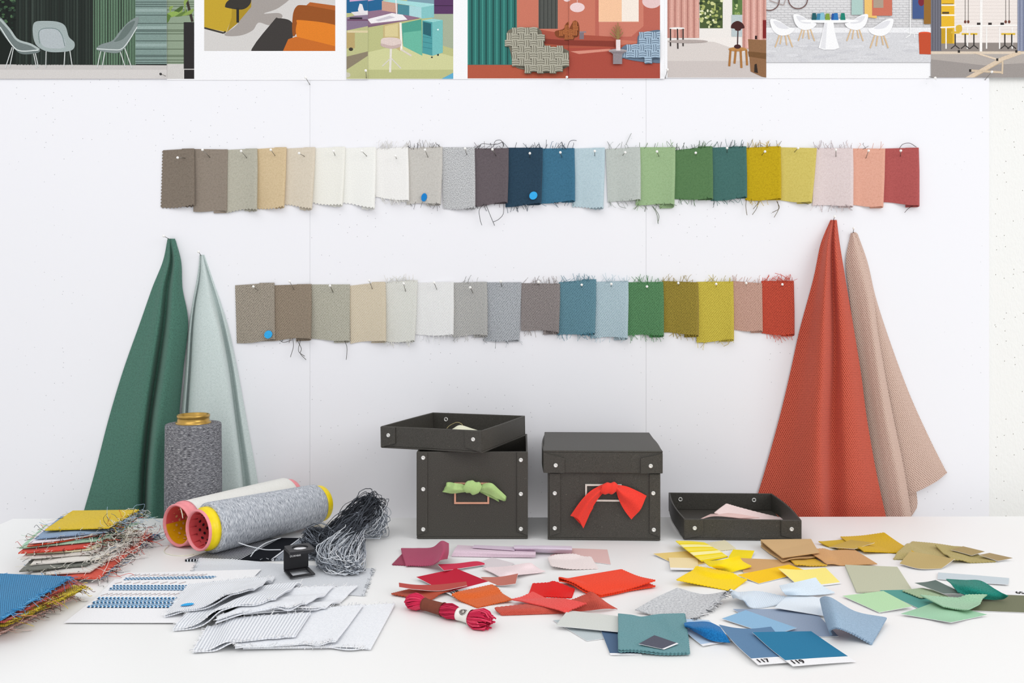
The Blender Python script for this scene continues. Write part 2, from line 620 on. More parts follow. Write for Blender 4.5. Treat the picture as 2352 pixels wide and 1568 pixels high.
def poster(x0, x1, ybot, depth, label, top=-300):
    """paper sheet on the wall; depth = distance of its front from the board"""
    P = net([[PY(x0, top, -depth) , PY(x1, top, -depth)], [PY(x0, ybot, -depth), PY(x1, ybot, -depth)]], 2, 2)
    mb = MB(); sheet(mb, P, .0003)
    base = PY((x0 + x1) / 2, ybot, -depth)
    t = empty('poster', base, label, 'poster', 'interior posters pinned along the top of the wall')
    mb.build('paper_sheet', WHITE_PAPER, t)
    return t

D1, D2, D3, D4, D5, D6, D7, D8, D9 = .0012, .0005, .0014, .0006, .0016, .0010, .0005, .0011, .0006
# 1 green lounge chairs
t = poster(-160, 383, 181, D1, 'poster of grey-green lounge chairs before a dark fluted wall')
p = Pic((-160, -300, 383, 181), D1)
p.rect('#222a26', -160, -300, 383, 155)
p.rect('#d2cecb', -160, 151, 383, 181)
p.poly('#c6c2bf', [(-160, 147), (383, 150), (383, 160), (-160, 160)])
p.rect('#161d19', -160, -300, 36, 148)
for i in range(70):
    p.ell(R3.choice(['#2f4233', '#3d5a3c', '#1c2a22', '#4c6a4a', '#101512']), R3.uniform(-20, 36), R3.uniform(-5, 75), R3.uniform(2, 5), R3.uniform(1.5, 4), 7)
for i in range(26):
    x = 38 + i * 6.9
    p.rect(vary('#2a322d', R3.uniform(.75, 1.35)), x, -300, x + R3.uniform(2, 5), 149)
p.rect('#5e7a63', 214, -300, 312, 149)
for i in range(16):
    x = 216 + i * 6.1
    p.rect(vary('#3a4d3e', R3.uniform(.5, 1.2)), x, -300, x + R3.uniform(1.5, 3), 149)
p.rect('#7d938d', 311, -300, 383, 147)
for y in (-6, 4, 9, 14, 22, 34, 53, 68, 71, 77, 93, 112, 126, 129, 137, 143): p.rect('#41524e', 311, y, 383, y + 1.6)
for y in (20, 60, 100): p.rect('#93a8a3', 311, y, 383, y + 7)
for pts in ([(28, 108), (12, 157)], [(31, 110), (22, 155)], [(75, 112), (84, 157)], [(79, 112), (88, 154)], [(106, 115), (105, 155)], [(149, 118), (147, 153)], [(160, 113), (166, 154)], [(232, 114), (223, 156)], [(242, 114), (234, 157)], [(276, 118), (288, 155)], [(285, 106), (303, 157)]):
    p.line('#cfd3d1', pts, 2)
p.blob('#6f7a79', [(-8, 42), (4, 42), (24, 68), (42, 92), (74, 102), (92, 114), (84, 122), (50, 124), (30, 108), (0, 68)])
p.curve('#adb8b6', [(0, 44), (22, 68), (40, 92), (70, 102), (90, 114)], 5, 14)
p.curve('#d5dcda', [(0, 62), (28, 104), (48, 117), (88, 115)], 2.5, 14)
p.blob('#a1adac', [(75, 66), (80, 51), (100, 48), (132, 50), (150, 60), (158, 84), (171, 98), (168, 113), (148, 119), (112, 119), (88, 108), (78, 92)])
p.blob('#b1b9bc', [(90, 70), (100, 66), (130, 67), (144, 82), (150, 108), (118, 111), (96, 102)])
p.curve('#6f8280', [(91, 100), (89, 76), (98, 66), (128, 66), (142, 80), (149, 106)], 1.6, 16)
p.blob('#828e8c', [(318, 39), (313, 64), (300, 90), (285, 112), (268, 122), (240, 119), (221, 113), (232, 102), (258, 93), (275, 72), (296, 50)])
p.blob('#65736f', [(310, 48), (300, 70), (282, 90), (262, 96), (272, 84), (290, 58)])
p.curve('#d5dcda', [(315, 62), (298, 90), (280, 112), (258, 114), (222, 112)], 2, 14)
p.mb.build('printed_picture', PRINT, t)
# 2 strip with plant + sofa picture
t = poster(383, 796, 184, D2, 'poster with a yellow sofa and an orange seat above a white margin')
p = Pic((383, -300, 446, 181), D2)
p.rect('#8d9d87', 383, -300, 446, 181)
for y in (4, 9, 14, 22, 34, 53, 68, 71, 77, 93, 112, 126, 129, 137, 143): p.rect('#56654f', 383, y, 446, y + 1.6)
p.rect('#cdcac6', 383, 147, 446, 181)
p.line('#3a322c', [(428, -5), (442, 50)], 6)
for a in ((372, 50, 367, 28), (378, 36, 395, 30), (400, 42, 390, 32), (410, 45, 402, 30), (425, 42, 418, 28), (412, 22, 428, 28), (400, 36, 372, 40)):
    p.blob(R3.choice(['#5f7a3d', '#88a052', '#4a6331']), [(a[0] + 20, a[1] - 22), (a[0] + 10, a[1] - 18), (a[2], a[3] + 8), (a[0] + 14, a[1] - 10)])
p.blob('#8ca955', [(384, 32), (398, 26), (412, 30), (398, 38)])
p.blob('#5d7a3a', [(383, 34), (392, 36), (388, 48), (383, 52)])
p.rect('#2b2829', 422, 51, 446, 158)
p.rect('#242122', 423, 160, 446, 181)
p.mb.build('printed_plant', PRINT, t)
p = Pic((469, -300, 770, 117), D2)
p.rect('#d0cdca', 469, -300, 770, 117)
p.blob('#a29b96', [(545, 56), (560, 20), (590, -20), (668, -12), (640, 18), (606, 31), (640, 30), (648, 40), (622, 58), (594, 52), (580, 70), (550, 82), (515, 80)])
p.poly('#c0a02e', [(469, -300), (540, -300), (540, 20), (520, 74), (469, 63)])
p.poly('#a98b25', [(540, -300), (580, -300), (577, 16), (545, 54), (521, 74), (532, 40)])
p.line('#3c372f', [(469, 64), (514, 76), (518, 72)], 4)
p.blob('#36332f', [(517, 13), (526, 0), (560, -14), (576, -8), (574, 10), (556, 22), (522, 18)])
p.rect('#2b2926', 543, 18, 549, 52)
p.blob('#3c3836', [(628, 48), (640, 42), (664, 46), (674, 60), (672, 86), (650, 124), (575, 124)])
p.blob('#94501f', [(672, 40), (680, 16), (700, 12), (780, 22), (780, 66), (700, 60), (674, 84)])
p.poly('#b1602a', [(704, 12), (712, 5), (770, 13), (770, 24)])
p.blob('#de7f25', [(682, 54), (690, 46), (780, 62), (780, 108), (694, 90), (680, 76)])
p.poly('#c46a26', [(650, 117), (662, 90), (680, 84), (770, 106), (770, 117)])
p.mb.build('printed_picture', PRINT, t)
# 3 desk: narrow strip and main sheet
t = poster(796, 845, 182, D3, 'narrow poster strip showing the left end of a mauve office desk')
p = Pic((796, -300, 845, 181), D3)
p.rect('#babb87', 796, -300, 845, 181)
p.rect('#22628f', 796, -300, 845, 30)
p.poly('#c9a3c6', [(802, -300), (845, -300), (845, 0), (803, 4)])
p.poly('#8a7f6a', [(796, 130), (845, 118), (845, 128), (796, 160)])
p.poly('#86738b', [(796, 40), (845, 30), (845, 60), (796, 70)])
p.poly('#ddd8dc', [(806, 28), (845, 24), (845, 34), (815, 36)])
p.rect('#6f4f68', 798, 44, 845, 48)
p.rect('#2b2530', 803, 40, 832, 44)
p.poly('#e4dfe2', [(822, 22), (826, 8), (832, 10), (836, 24), (845, 27), (845, 32), (824, 28)])
p.rect('#b7a16d', 796, 74, 815, 111)
p.rect('#d9cba2', 798, 70, 845, 75)
p.ell('#3a3530', 806, 113, 5, 4)
p.ell('#c7c3b0', 797, 172, 8, 6)
p.mb.build('printed_picture', PRINT, t)
t = poster(845, 1307, 182, D4, 'poster of a teal desk cabinet and stool beside a woven armchair and teal curtain')
p = Pic((845, -300, 1041, 181), D4)
p.rect('#b9bb84', 845, -300, 1041, 181)
p.poly('#cccd98', [(845, 120), (930, 100), (1041, 130), (1041, 160), (845, 160)])
p.poly('#a3ad95', [(990, 20), (1041, 20), (1041, 112), (1000, 100)])
p.rect('#22628f', 845, -300, 880, 30)
p.poly('#c9a3c6', [(845, -300), (862, -300), (860, 0), (845, 3)])
p.rect('#7a9aa8', 935, -300, 997, 10)
p.rect('#57365f', 997, -300, 1041, 32)
p.rect('#3d2443', 997, 12, 1041, 14)
p.poly('#c2b07c', [(880, 52), (918, 46), (920, 118), (880, 92)])
p.poly('#d6c894', [(884, 60), (914, 54), (914, 84), (884, 84)])
p.poly('#7e6075', [(845, 32), (872, 24), (966, 42), (845, 63)])
p.poly('#8e6f85', [(845, 26), (880, 22), (966, 40), (930, 48), (845, 58)])
p.poly('#ece9ea', [(844, 44), (900, 30), (925, 34), (936, 45), (852, 54)])
p.poly('#c9c4cc', [(862, 46), (895, 36), (908, 40), (870, 49)])
p.poly('#c59a88', [(877, 2), (915, 8), (915, 30), (877, 24)])
p.poly('#4a8592', [(913, 9), (942, 13), (942, 36), (913, 32)])
p.poly('#a9d2d6', [(940, 13), (970, 17), (970, 42), (940, 36)])
p.poly('#83c0c0', [(968, 16), (997, 11), (997, 40), (968, 43)])
p.poly('#a2d6d6', [(877, 2), (905, -1), (997, 9), (997, 12), (968, 17)])
p.line('#e8e8ea', [(909, -5), (911, 32)], 2)
p.poly('#4f9d8a', [(922, 54), (968, 44), (970, 128), (926, 106)])
p.poly('#69b59d', [(926, 75), (968, 70), (970, 128), (926, 106)])
p.line('#efe9df', [(920, 52), (922, 116)], 5)
p.line('#d8cfc4', [(922, 114), (945, 128)], 4)
p.poly('#4b999d', [(970, 47), (993, 51), (993, 128), (970, 122)])
p.poly('#28606b', [(972, 50), (990, 54), (990, 84), (972, 78)])
for y in (84, 96, 108): p.line('#3c8389', [(971, y), (992, y + 4)], 1.6)
p.poly('#74bab8', [(993, 51), (1017, 46), (1017, 121), (993, 128)])
p.poly('#94cfcb', [(970, 47), (993, 43), (1017, 46), (993, 51)])
p.ell('#e6f2f0', 1006, 68, 2, 2, 10)
p.line('#2c3a3a', [(992, 130), (992, 133)], 4); p.line('#2c3a3a', [(1006, 124), (1006, 128)], 4)
p.line('#e1dcd2', [(898, 110), (896, 166)], 5)
p.line('#d5d0c6', [(897, 134), (878, 152)], 2.5); p.line('#d5d0c6', [(899, 134), (921, 157)], 2.5)
p.blob('#dccac3', [(876, 90), (892, 86), (914, 88), (922, 96), (918, 107), (900, 112), (878, 106)])
p.blob('#c4aea8', [(876, 100), (900, 105), (920, 101), (918, 108), (900, 112), (878, 107)])
p.poly('#5fa9cb', [(1012, 182), (1041, 167), (1041, 182)])
p.mb.build('printed_desk', PRINT, t)

def red_room(p):
    p.rect('#c5745f', 1070, -300, 1520, 181)
    p.poly('#b86455', [(1367, -300), (1520, -300), (1520, 100), (1367, 86)])
    p.poly('#c97b68', [(1372, -300), (1478, -300), (1478, 60), (1450, 84), (1376, 84)])
    p.poly('#b0563f', [(1070, 148), (1190, 130), (1250, 92), (1310, 105), (1420, 104), (1520, 92), (1520, 181), (1070, 181)])
    p.poly('#a84b3d', [(1300, 110), (1420, 108), (1520, 118), (1520, 181), (1300, 181)])
    p.poly('#a6503f', [(1240, 68), (1300, 78), (1404, 84), (1414, 92), (1414, 106), (1300, 108), (1240, 98)])
    p.poly('#84372b', [(1240, 88), (1300, 92), (1412, 94), (1414, 108), (1300, 104), (1240, 100)])
    p.poly('#d48d7b', [(1310, 118), (1400, 112), (1410, 116), (1330, 124)])
    p.rect('#2d7069', 1074, -300, 1187, 149)
    for i in range(14):
        x = 1074 + i * 8.2
        p.rect('#1d4c49' if i % 2 else '#3f8c82', x, -300, x + 3.2, 148)
    p.rect('#c5745f', 1176, 66, 1190, 150)
    p.rect('#50524e', 1237, -300, 1281, 66)
    for i in range(5): p.rect('#3b3d3a', 1239 + i * 9, -300, 1241 + i * 9, 66)
    p.poly('#f0c19c', [(1375, -300), (1430, -300), (1430, 50), (1375, 50)])
    p.poly('#f0e4d8', [(1428, -300), (1467, -300), (1467, 50), (1428, 50)])
    p.line('#dca78e', [(1375, 50), (1467, 50)], 1.5)
    p.ell('#e8cdcc', 1326, 17, 17, 11); p.ell('#e8cdcc', 1302, -4, 9, 8); p.ell('#e2c4c3', 1497, 3, 22, 16)
    p.line('#e9dcdc', [(1326, -10), (1326, 6)], 1)
def inside(pt, poly):
    x, y = pt; c = False
    for i in range(len(poly)):
        (x1, y1), (x2, y2) = poly[i - 1], poly[i]
        if (y1 > y) != (y2 > y) and x < (x2 - x1) * (y - y1) / (y2 - y1) + x1: c = not c
    return c
def sausages(p, base, lo, hi, rows):
    p.blob(vary(lo, .92), base)
    xs = [q[0] for q in base]; ys = [q[1] for q in base]
    s = 15.5 if max(ys) - min(ys) > 50 else 11
    ni, nj = int((max(xs) - min(xs)) / s) + 2, int((max(ys) - min(ys)) / s) + 2
    for i in range(ni):
        for j in range(nj):
            cx, cy = min(xs) + s * .35 + i * s * .93 + (j % 2) * 2, min(ys) + s * .5 + j * s * .93 + (i % 2) * 2
            e = s * .42
            if sum(inside(q, base) for q in ((cx - e, cy), (cx + e, cy), (cx, cy - e), (cx, cy + e), (cx, cy))) < 4: continue
            for k in (-1, 0, 1):
                o = k * s / 3.1; h = s * .56
                a = [(cx + o, cy - h), (cx + o + 1.2, cy), (cx + o, cy + h)] if (i + j) % 2 else [(cx - h, cy + o), (cx, cy + o - 1.4), (cx + h, cy + o)]
                p.curve(vary(lo, .72), [(q[0] + .8, q[1] + 1.2) for q in a], s / 3.0, 5)
                p.curve(vary(lo, .95), a, s / 3.3, 5)
                p.curve(hi, [(q[0] - .4, q[1] - .7) for q in a], s / 5.0, 5)
    return
    for a in rows:
        p.curve(vary(lo, .8), a, 6.4, 9)
        p.curve(hi, a, 4.6, 9)
p = Pic((1074, -300, 1307, 180), D4)
red_room(p)
sausages(p, [(1275, 72), (1294, 66), (1302, 52), (1322, 49), (1331, 66), (1326, 84), (1295, 88), (1278, 84)], '#8a4827', '#b06a3c',
         [[(1278, 76), (1305, 74)], [(1280, 82), (1320, 81)], [(1303, 55), (1325, 53)], [(1301, 62), (1326, 62)], [(1310, 70), (1328, 69)]])
sausages(p, [(1163, 90), (1170, 68), (1204, 63), (1238, 66), (1247, 84), (1255, 107), (1290, 110), (1310, 122), (1309, 148), (1285, 162), (1250, 168), (1204, 160), (1180, 150), (1172, 118)], '#7d796a', '#aeab9b',
         [[(1168, 74), (1166, 98)], [(1176, 70), (1175, 92)], [(1184, 68), (1184, 88)], [(1194, 72), (1212, 74)], [(1192, 80), (1212, 82)], [(1190, 88), (1210, 90)],
          [(1218, 66), (1221, 92)], [(1227, 66), (1230, 92)], [(1236, 70), (1244, 88)], [(1168, 108), (1204, 104)], [(1170, 116), (1204, 112)], [(1174, 124), (1205, 120)], [(1208, 98), (1216, 118)],
          [(1218, 100), (1238, 98)], [(1220, 108), (1240, 106)], [(1178, 134), (1184, 152)], [(1188, 132), (1194, 156)], [(1202, 134), (1230, 130)], [(1203, 142), (1230, 140)], [(1204, 150), (1230, 150)], [(1206, 158), (1232, 160)],
          [(1216, 122), (1236, 112), (1256, 112)], [(1228, 124), (1250, 116), (1266, 124)], [(1236, 162), (1234, 136), (1240, 124)], [(1246, 164), (1244, 138), (1250, 126)], [(1256, 164), (1254, 140), (1258, 128)],
          [(1262, 136), (1284, 132)], [(1262, 144), (1286, 142)], [(1262, 152), (1284, 152)], [(1290, 120), (1300, 146)], [(1282, 118), (1292, 152)], [(1262, 112), (1298, 114)]])
p.mb.build('printed_armchair', PRINT, t)
# 4 right half of the red room
t = poster(1307, 1526, 181, D5, 'poster of a blue woven armchair and small round table in a red room')
p = Pic((1307, -300, 1516, 180), D5)
red_room(p)
p.rect('#8d7f86', 1326, 72, 1346, 75); p.rect('#7c7077', 1331, 75, 1341, 90)
sausages(p, [(1306, 70), (1318, 48), (1328, 52), (1331, 68), (1327, 84), (1306, 88)], '#8a4827', '#b06a3c', [[(1309, 55), (1325, 53)], [(1309, 63), (1326, 62)]])
sausages(p, [(1426, 112), (1440, 102), (1462, 102), (1466, 82), (1485, 73), (1525, 74), (1525, 138), (1490, 143), (1440, 136), (1426, 126)], '#6c8095', '#a5bccf',
         [[(1430, 110), (1456, 104)], [(1430, 118), (1458, 114)], [(1432, 126), (1460, 124)], [(1468, 84), (1490, 78)], [(1470, 92), (1492, 88)], [(1474, 100), (1494, 96)], [(1498, 80), (1502, 104)], [(1506, 78), (1510, 104)],
          [(1462, 108), (1466, 132)], [(1472, 108), (1476, 136)], [(1482, 112), (1508, 110)], [(1482, 120), (1510, 118)], [(1484, 128), (1512, 127)], [(1486, 136), (1508, 136)]])
p.ell('#a49c9e', 1419, 117, 21, 5); p.poly('#82797d', [(1400, 118), (1438, 118), (1430, 124), (1408, 124)]); p.rect('#8e8589', 1408, 123, 1429, 147)
p.rect('#e3d6d6', 1415, 91, 1425, 116)
for a in ((1404, 68), (1408, 62), (1414, 58), (1419, 52), (1424, 60), (1428, 66), (1431, 74), (1401, 76)):
    p.curve('#8f7648', [(1420, 90), ((1420 + a[0]) / 2, a[1] + 8), a], 2, 6)
p.mb.build('printed_picture', PRINT, t)
# 5 pink curtains
t = poster(1526, 1760, 179, D6, 'poster of pink curtains, a black table lamp and wooden stool by a garden window')
p = Pic((1533, -300, 1760, 178), D6)
p.rect('#d5cdc8', 1533, -300, 1760, 178)
p.rect('#c9c0bc', 1533, 140, 1760, 178)
p.poly('#ebe5e0', [(1533, 84), (1710, 84), (1710, 120), (1640, 96), (1533, 92)])
p.rect('#e9e4df', 1600, -300, 1712, 86)
p.rect('#4a5a33', 1607, -300, 1660, 65)
for i in range(60):
    p.ell(R3.choice(['#7f8d4a', '#c9cc8e', '#37482a', '#a9b26a', '#2b3a22', '#dfe0b8']), R3.uniform(1608, 1658), R3.uniform(0, 64), R3.uniform(2, 5), R3.uniform(2, 4), 7)
p.rect('#5d7a44', 1682, -300, 1706, 60)
for i in range(20): p.ell(R3.choice(['#88a05a', '#3f5a32', '#b9c78a']), R3.uniform(1684, 1704), R3.uniform(0, 56), 3, 4, 7)
p.rect('#b9c4c6', 1680, 34, 1706, 84)
p.rect('#cf9a8d', 1533, -300, 1606, 87)
for i in range(10): p.rect(('#b27a6f', '#dcaa9d')[i % 2], 1534 + i * 7.3, -300, 1537.5 + i * 7.3, 87)
p.rect('#d39f93', 1705, -300, 1760, 112)
for i in range(7): p.rect(('#b98278', '#e2b3a8')[i % 2], 1707 + i * 7.6, -300, 1711 + i * 7.6, 110)
p.ell('#efece8', 1555, 65, 18, 2.5)
for a in ((1540, 106), (1557, 112), (1569, 106)): p.line('#2e2624', [(a[0] if a[0] != 1557 else 1556, 66), a], 3)
p.ell('#b0a49f', 1580, 95, 46, 4)
p.ell('#b7834a', 1694, 113, 21, 5)
for a in ((1675, 152), (1687, 146), (1703, 156), (1716, 150)): p.line('#a8733d', [(a[0] + (3 if a[0] < 1694 else -2), 114), a], 5)
p.line('#3a1c1e', [(1695, 68), (1694, 106)], 2.5)
p.blob('#43201f', [(1679, 64), (1682, 54), (1694, 48), (1706, 54), (1710, 64), (1703, 66), (1700, 70), (1690, 70), (1687, 66)])
p.ell('#43201f', 1694, 107, 8, 5)
p.poly('#8d6646', [(1718, 90), (1760, 92), (1760, 178), (1750, 176), (1724, 164)])
p.poly('#73502f', [(1718, 118), (1760, 122), (1760, 136), (1720, 130)])
p.poly('#2e231d', [(1732, 166), (1733, 148), (1738, 146), (1741, 168)])
p.rect('#301a18', 1734, 82, 1739, 90); p.rect('#7e1f1f', 1752, 46, 1760, 88)
p.mb.build('printed_picture', PRINT, t)
# 6 white tub chairs
t = poster(1760, 2138, 180, D7, 'poster of white tub chairs round a white table before a brick wall')
p = Pic((1760, -300, 2138, 143), D7)
p.rect('#dad9da', 1760, -300, 2138, 143)
for r in range(14):
    y = -6 + r * 5.6
    p.rect('#c7c6c8', 1760, y, 2138, y + .8)
    for c in range(24): p.rect('#cccbcd', 1762 + c * 16 + (r % 2) * 8, y, 1763 + c * 16 + (r % 2) * 8, y + 5.6)
p.rect('#e8e8ea', 1760, 63, 2138, 76)
p.rect('#d2d2d5', 1760, 75, 2138, 143)
for i in range(40): p.ell(R3.choice(['#cbcbcf', '#d9d9dc']), R3.uniform(1765, 2130), R3.uniform(80, 140), R3.uniform(8, 24), R3.uniform(1.5, 4), 10)
for cx, cy, rx in ((1767, 1, 23), (1833, -2, 22)):
    p.curve('#6a4b47', [(cx + rx * math.cos(a * .3927), cy + rx * math.sin(a * .3927)) for a in range(0, 17)], 2.2, 49)
p.line('#a08d88', [(1767, 1), (1800, 12), (1804, 0)], 1.5)
p.rect('#abc7c0', 1956, -300, 1982, 34); p.poly('#e8bd6d', [(1981, -300), (2003, -300), (2014, 42), (1986, 39)]); p.rect('#c8715c', 2003, -300, 2049, 36); p.rect('#aa9886', 2006, -300, 2029, 18)
p.rect('#42598a', 2096, -300, 2123, 43); p.ell('#7a2434', 2116, 4, 7, 10); p.rect('#93682b', 2122, -300, 2138, 55)
p.line('#f2f2f2', [(2091, -5), (2091, 80), (2080, 87)], 2); p.line('#f2f2f2', [(2084, 76), (2128, 78)], 2); p.line('#f2f2f2', [(2100, 78), (2100, 86)], 2)
p.ell('#e2512b', 2124, 76, 14, 3); p.poly('#c04d2d', [(2110, 76), (2138, 76), (2138, 125), (2112, 124)])
def tub(cx, cy, s, flip):
    q = lambda x, y: (cx + x * s * flip, cy + y * s)
    for a in ((-14, 42), (-4, 36), (10, 38), (22, 42)): p.line('#d9ba92', [q(a[0] * .45 + 2, 14), q(*a)], 2.6 * s)
    p.blob('#f3f3f4', [q(-24, -16), q(-8, -14), q(14, 0), q(26, 4), q(18, 14), q(0, 18), q(-14, 12), q(-22, 0)])
    p.blob('#dedee2', [q(-18, -12), q(-4, -10), q(14, 2), q(4, 4), q(-10, 0)])
tub(1796, 62, 1.1, 1); tub(1848, 50, 1.05, 1); tub(1968, 50, 1.05, -1); tub(2024, 62, 1.15, -1)
p.poly('#f4f4f5', [(1894, 50), (1914, 50), (1920, 84), (1928, 110), (1916, 114), (1892, 114), (1880, 110), (1887, 84)])
p.poly('#e1e1e4', [(1894, 52), (1900, 52), (1896, 112), (1884, 110)])
p.ell('#f8f8f9', 1905, 48, 68, 4.5)
for x, c, h in ((1870, '#1f5a62', 16), (1881, '#3f82a4', 15), (1889, '#83bacb', 17), (1901, '#7f9d3c', 15), (1915, '#25549c', 15), (1920, '#2d73b3', 16), (1936, '#17806d', 16)):
    p.poly(c, [(x - 4, 46 - h), (x + 4, 46 - h), (x + 6, 46), (x - 6, 46)])
p.mb.build('printed_picture', PRINT, t)
# 7 yellow workshop
t = poster(2138, 2440, 178, D8, 'poster of a workshop with yellow shelves, stools and long tables')
p = Pic((2138, -300, 2440, 178), D8)
p.rect('#e9e0da', 2138, -300, 2440, 104)
for r in range(12): p.rect('#dcd2cc', 2160, r * 8 - 4, 2440, r * 8 - 3)
p.rect('#8e857f', 2138, 98, 2440, 122)
p.rect('#9a938f', 2138, 122, 2440, 178)
p.poly('#b0a8a2', [(2138, 122), (2440, 122), (2440, 140), (2260, 150), (2138, 136)])
p.rect('#d9c9b6', 2138, 118, 2440, 124)
p.rect('#e3b42c', 2160, -300, 2192, 100); p.rect('#c39a20', 2162, 66, 2188, 100)
for y in (10, 33): p.rect('#f6efe2', 2160, y, 2196, y + 3.5)
p.rect('#5b4a2a', 2164, 27, 2180, 32); p.rect('#7f6420', 2164, 8, 2190, 10)
p.rect('#72727d', 2138, -300, 2162, 117)
for i in range(4): p.rect('#5c5c66', 2141 + i * 6, -300, 2143.5 + i * 6, 116)
for a in ((2160, 63, 2215), (2215, 60, 2345)): p.line('#f4f1ec', [(a[0], a[1]), (a[2], a[1] - 2)], 3)
for x in (2173, 2222, 2266, 2296, 2325): p.line('#efece8', [(x, 62), (x, 112)], 3)
p.line('#f2efeb', [(2254, -10), (2253, 118)], 6)
for x in (2217, 2224, 2310, 2318): p.line('#4a4440', [(x, -10), (x, 46)], 1.2); p.ell('#6a3d31', x, 50, 3, 4, 8)
p.blob('#d7b13e', [(2196, 60), (2208, 58), (2209, 72), (2198, 74)]); p.rect('#d7b13e', 2184, 72, 2204, 77)
for x in (2194, 2217, 2237, 2308, 2324):
    if x > 2200: p.rect('#dcb52f', x - 8, 76, x + 8, 80)
    p.line('#3b3634', [(x, 78), (x, 104)], 3); p.line('#3b3634', [(x - 10, 112), (x, 104), (x + 10, 112)], 2.5)
for x in (2244, 2270, 2298): p.rect('#332e2c', x, 52, x + 8, 57)
p.line('#d8c4ac', [(2216, 184), (2300, 136), (2345, 120)], 9); p.line('#c7b092', [(2222, 186), (2304, 140)], 2)
p.line('#dcc9b3', [(2236, 120), (2296, 138)], 4); p.line('#d0bca3', [(2230, 162), (2300, 166)], 5); p.line('#d0bca3', [(2303, 140), (2302, 170)], 4)
for q in ((2228, 162), (2202, 118), (2290, 137), (2334, 118)): p.rect('#2d2a28', q[0] - 2, q[1] - 3, q[0] + 3, q[1] + 3)
p.rect('#8f95aa', 2337, -300, 2440, 117)
for i in range(8): p.rect('#747b93', 2341 + i * 8, -300, 2344 + i * 8, 116)
p.mb.build('printed_picture', PRINT, t)
# ------------------------------------------------------------------ pins
def pin(hx, hy, tx, ty, depth, label, head=PINHEAD, out=.007, group='ball-headed pins in the wall'):
    """ball head stands off the wall, the steel goes back into it at the tip"""
    hd = np.array(PY(hx, hy, -(depth + out))); tp = np.array(PY(tx, ty, -depth + .0012))
    t = empty('pin', tuple(hd), label, 'pin', group)
    mb = MB()
    r = .00150
    V, f = [], []
    ns, nr = 12, 7
    for i in range(nr + 1):
        for j in range(ns):
            a, b = math.pi * i / nr, 2 * math.pi * j / ns
            V.append(hd + r * np.array([math.sin(a) * math.cos(b), math.sin(a) * math.sin(b), math.cos(a)]))
    for i in range(nr):
        for j in range(ns):
            f.append((i * ns + j, (i + 1) * ns + j, (i + 1) * ns + (j + 1) % ns, i * ns + (j + 1) % ns))
    mb.add(V, f)
    mb.build('head', head, t)
    mb = MB(); tube(mb, [hd, tp], .00036, 5)
    mb.build('shaft', STEEL, t)

pin(369, 170, 382, 175, .0013, 'black-headed pin in the corner of the lounge chair poster', PINBLACK)
pin(702, 178, 712, 195, .001, 'small pin at the lower edge of the yellow sofa poster', PINHEAD)
pin(840, 162, 842, 182, .0015, 'white-headed pin at the lower edge of the desk posters')
pin(1302, 177, 1304, 181, .0013, 'white-headed pin between the two halves of the red room picture')
pin(1533, 160, 1528, 180, .0017, 'white-headed pin at the left edge of the pink curtain poster')
pin(2148, 179, 2134, 176, .0012, 'white-headed pin at the lower left corner of the workshop poster')
pin(2278, 165, 2262, 184, .0012, 'white-headed pin at the lower edge of the workshop poster')

# ------------------------------------------------------------------ pinned swatches
def frays(mb, pts, dirs, n, L, r, mats, curl=.5, jit=.6, rng=RNG):
    """loose threads along an edge: pts (k,3) edge points, dirs main direction(s)"""
    pts = np.asarray(pts, float)
    k = len(pts)
    for i in range(n):
        s = rng.uniform(0, k - 1.001); a = int(s)
        p = pts[a] * (1 - (s - a)) + pts[a + 1] * (s - a)
        d = np.array(dirs, float) + rng.normal(0, jit, 3) * np.array([1, .35, .6])
        d /= np.linalg.norm(d) + 1e-9
        l = L * rng.uniform(.35, 1.3)
        side = np.cross(d, rng.normal(0, 1, 3)); side /= np.linalg.norm(side) + 1e-9
        c = curl * l * rng.uniform(-1, 1)
        if curl < 1:
            q = [p - d * .002, p + d * l * .4 + side * c * .5, p + d * l * .8 + side * c, p + d * l + side * c * rng.uniform(.3, 1.6)]
        else:   # curly thread: a wandering walk
            q = [p - d * .002, p]
            dd = d.copy()
            for _ in range(5):
                dd = dd * .75 + rng.normal(0, .55, 3) * np.array([1, 1, .6]); dd /= np.linalg.norm(dd) + 1e-9
                q.append(q[-1] + dd * l * .34)
        tube(mb, q, r, 4, int(rng.integers(0, len(mats))), 7 if curl < 1 else 15)

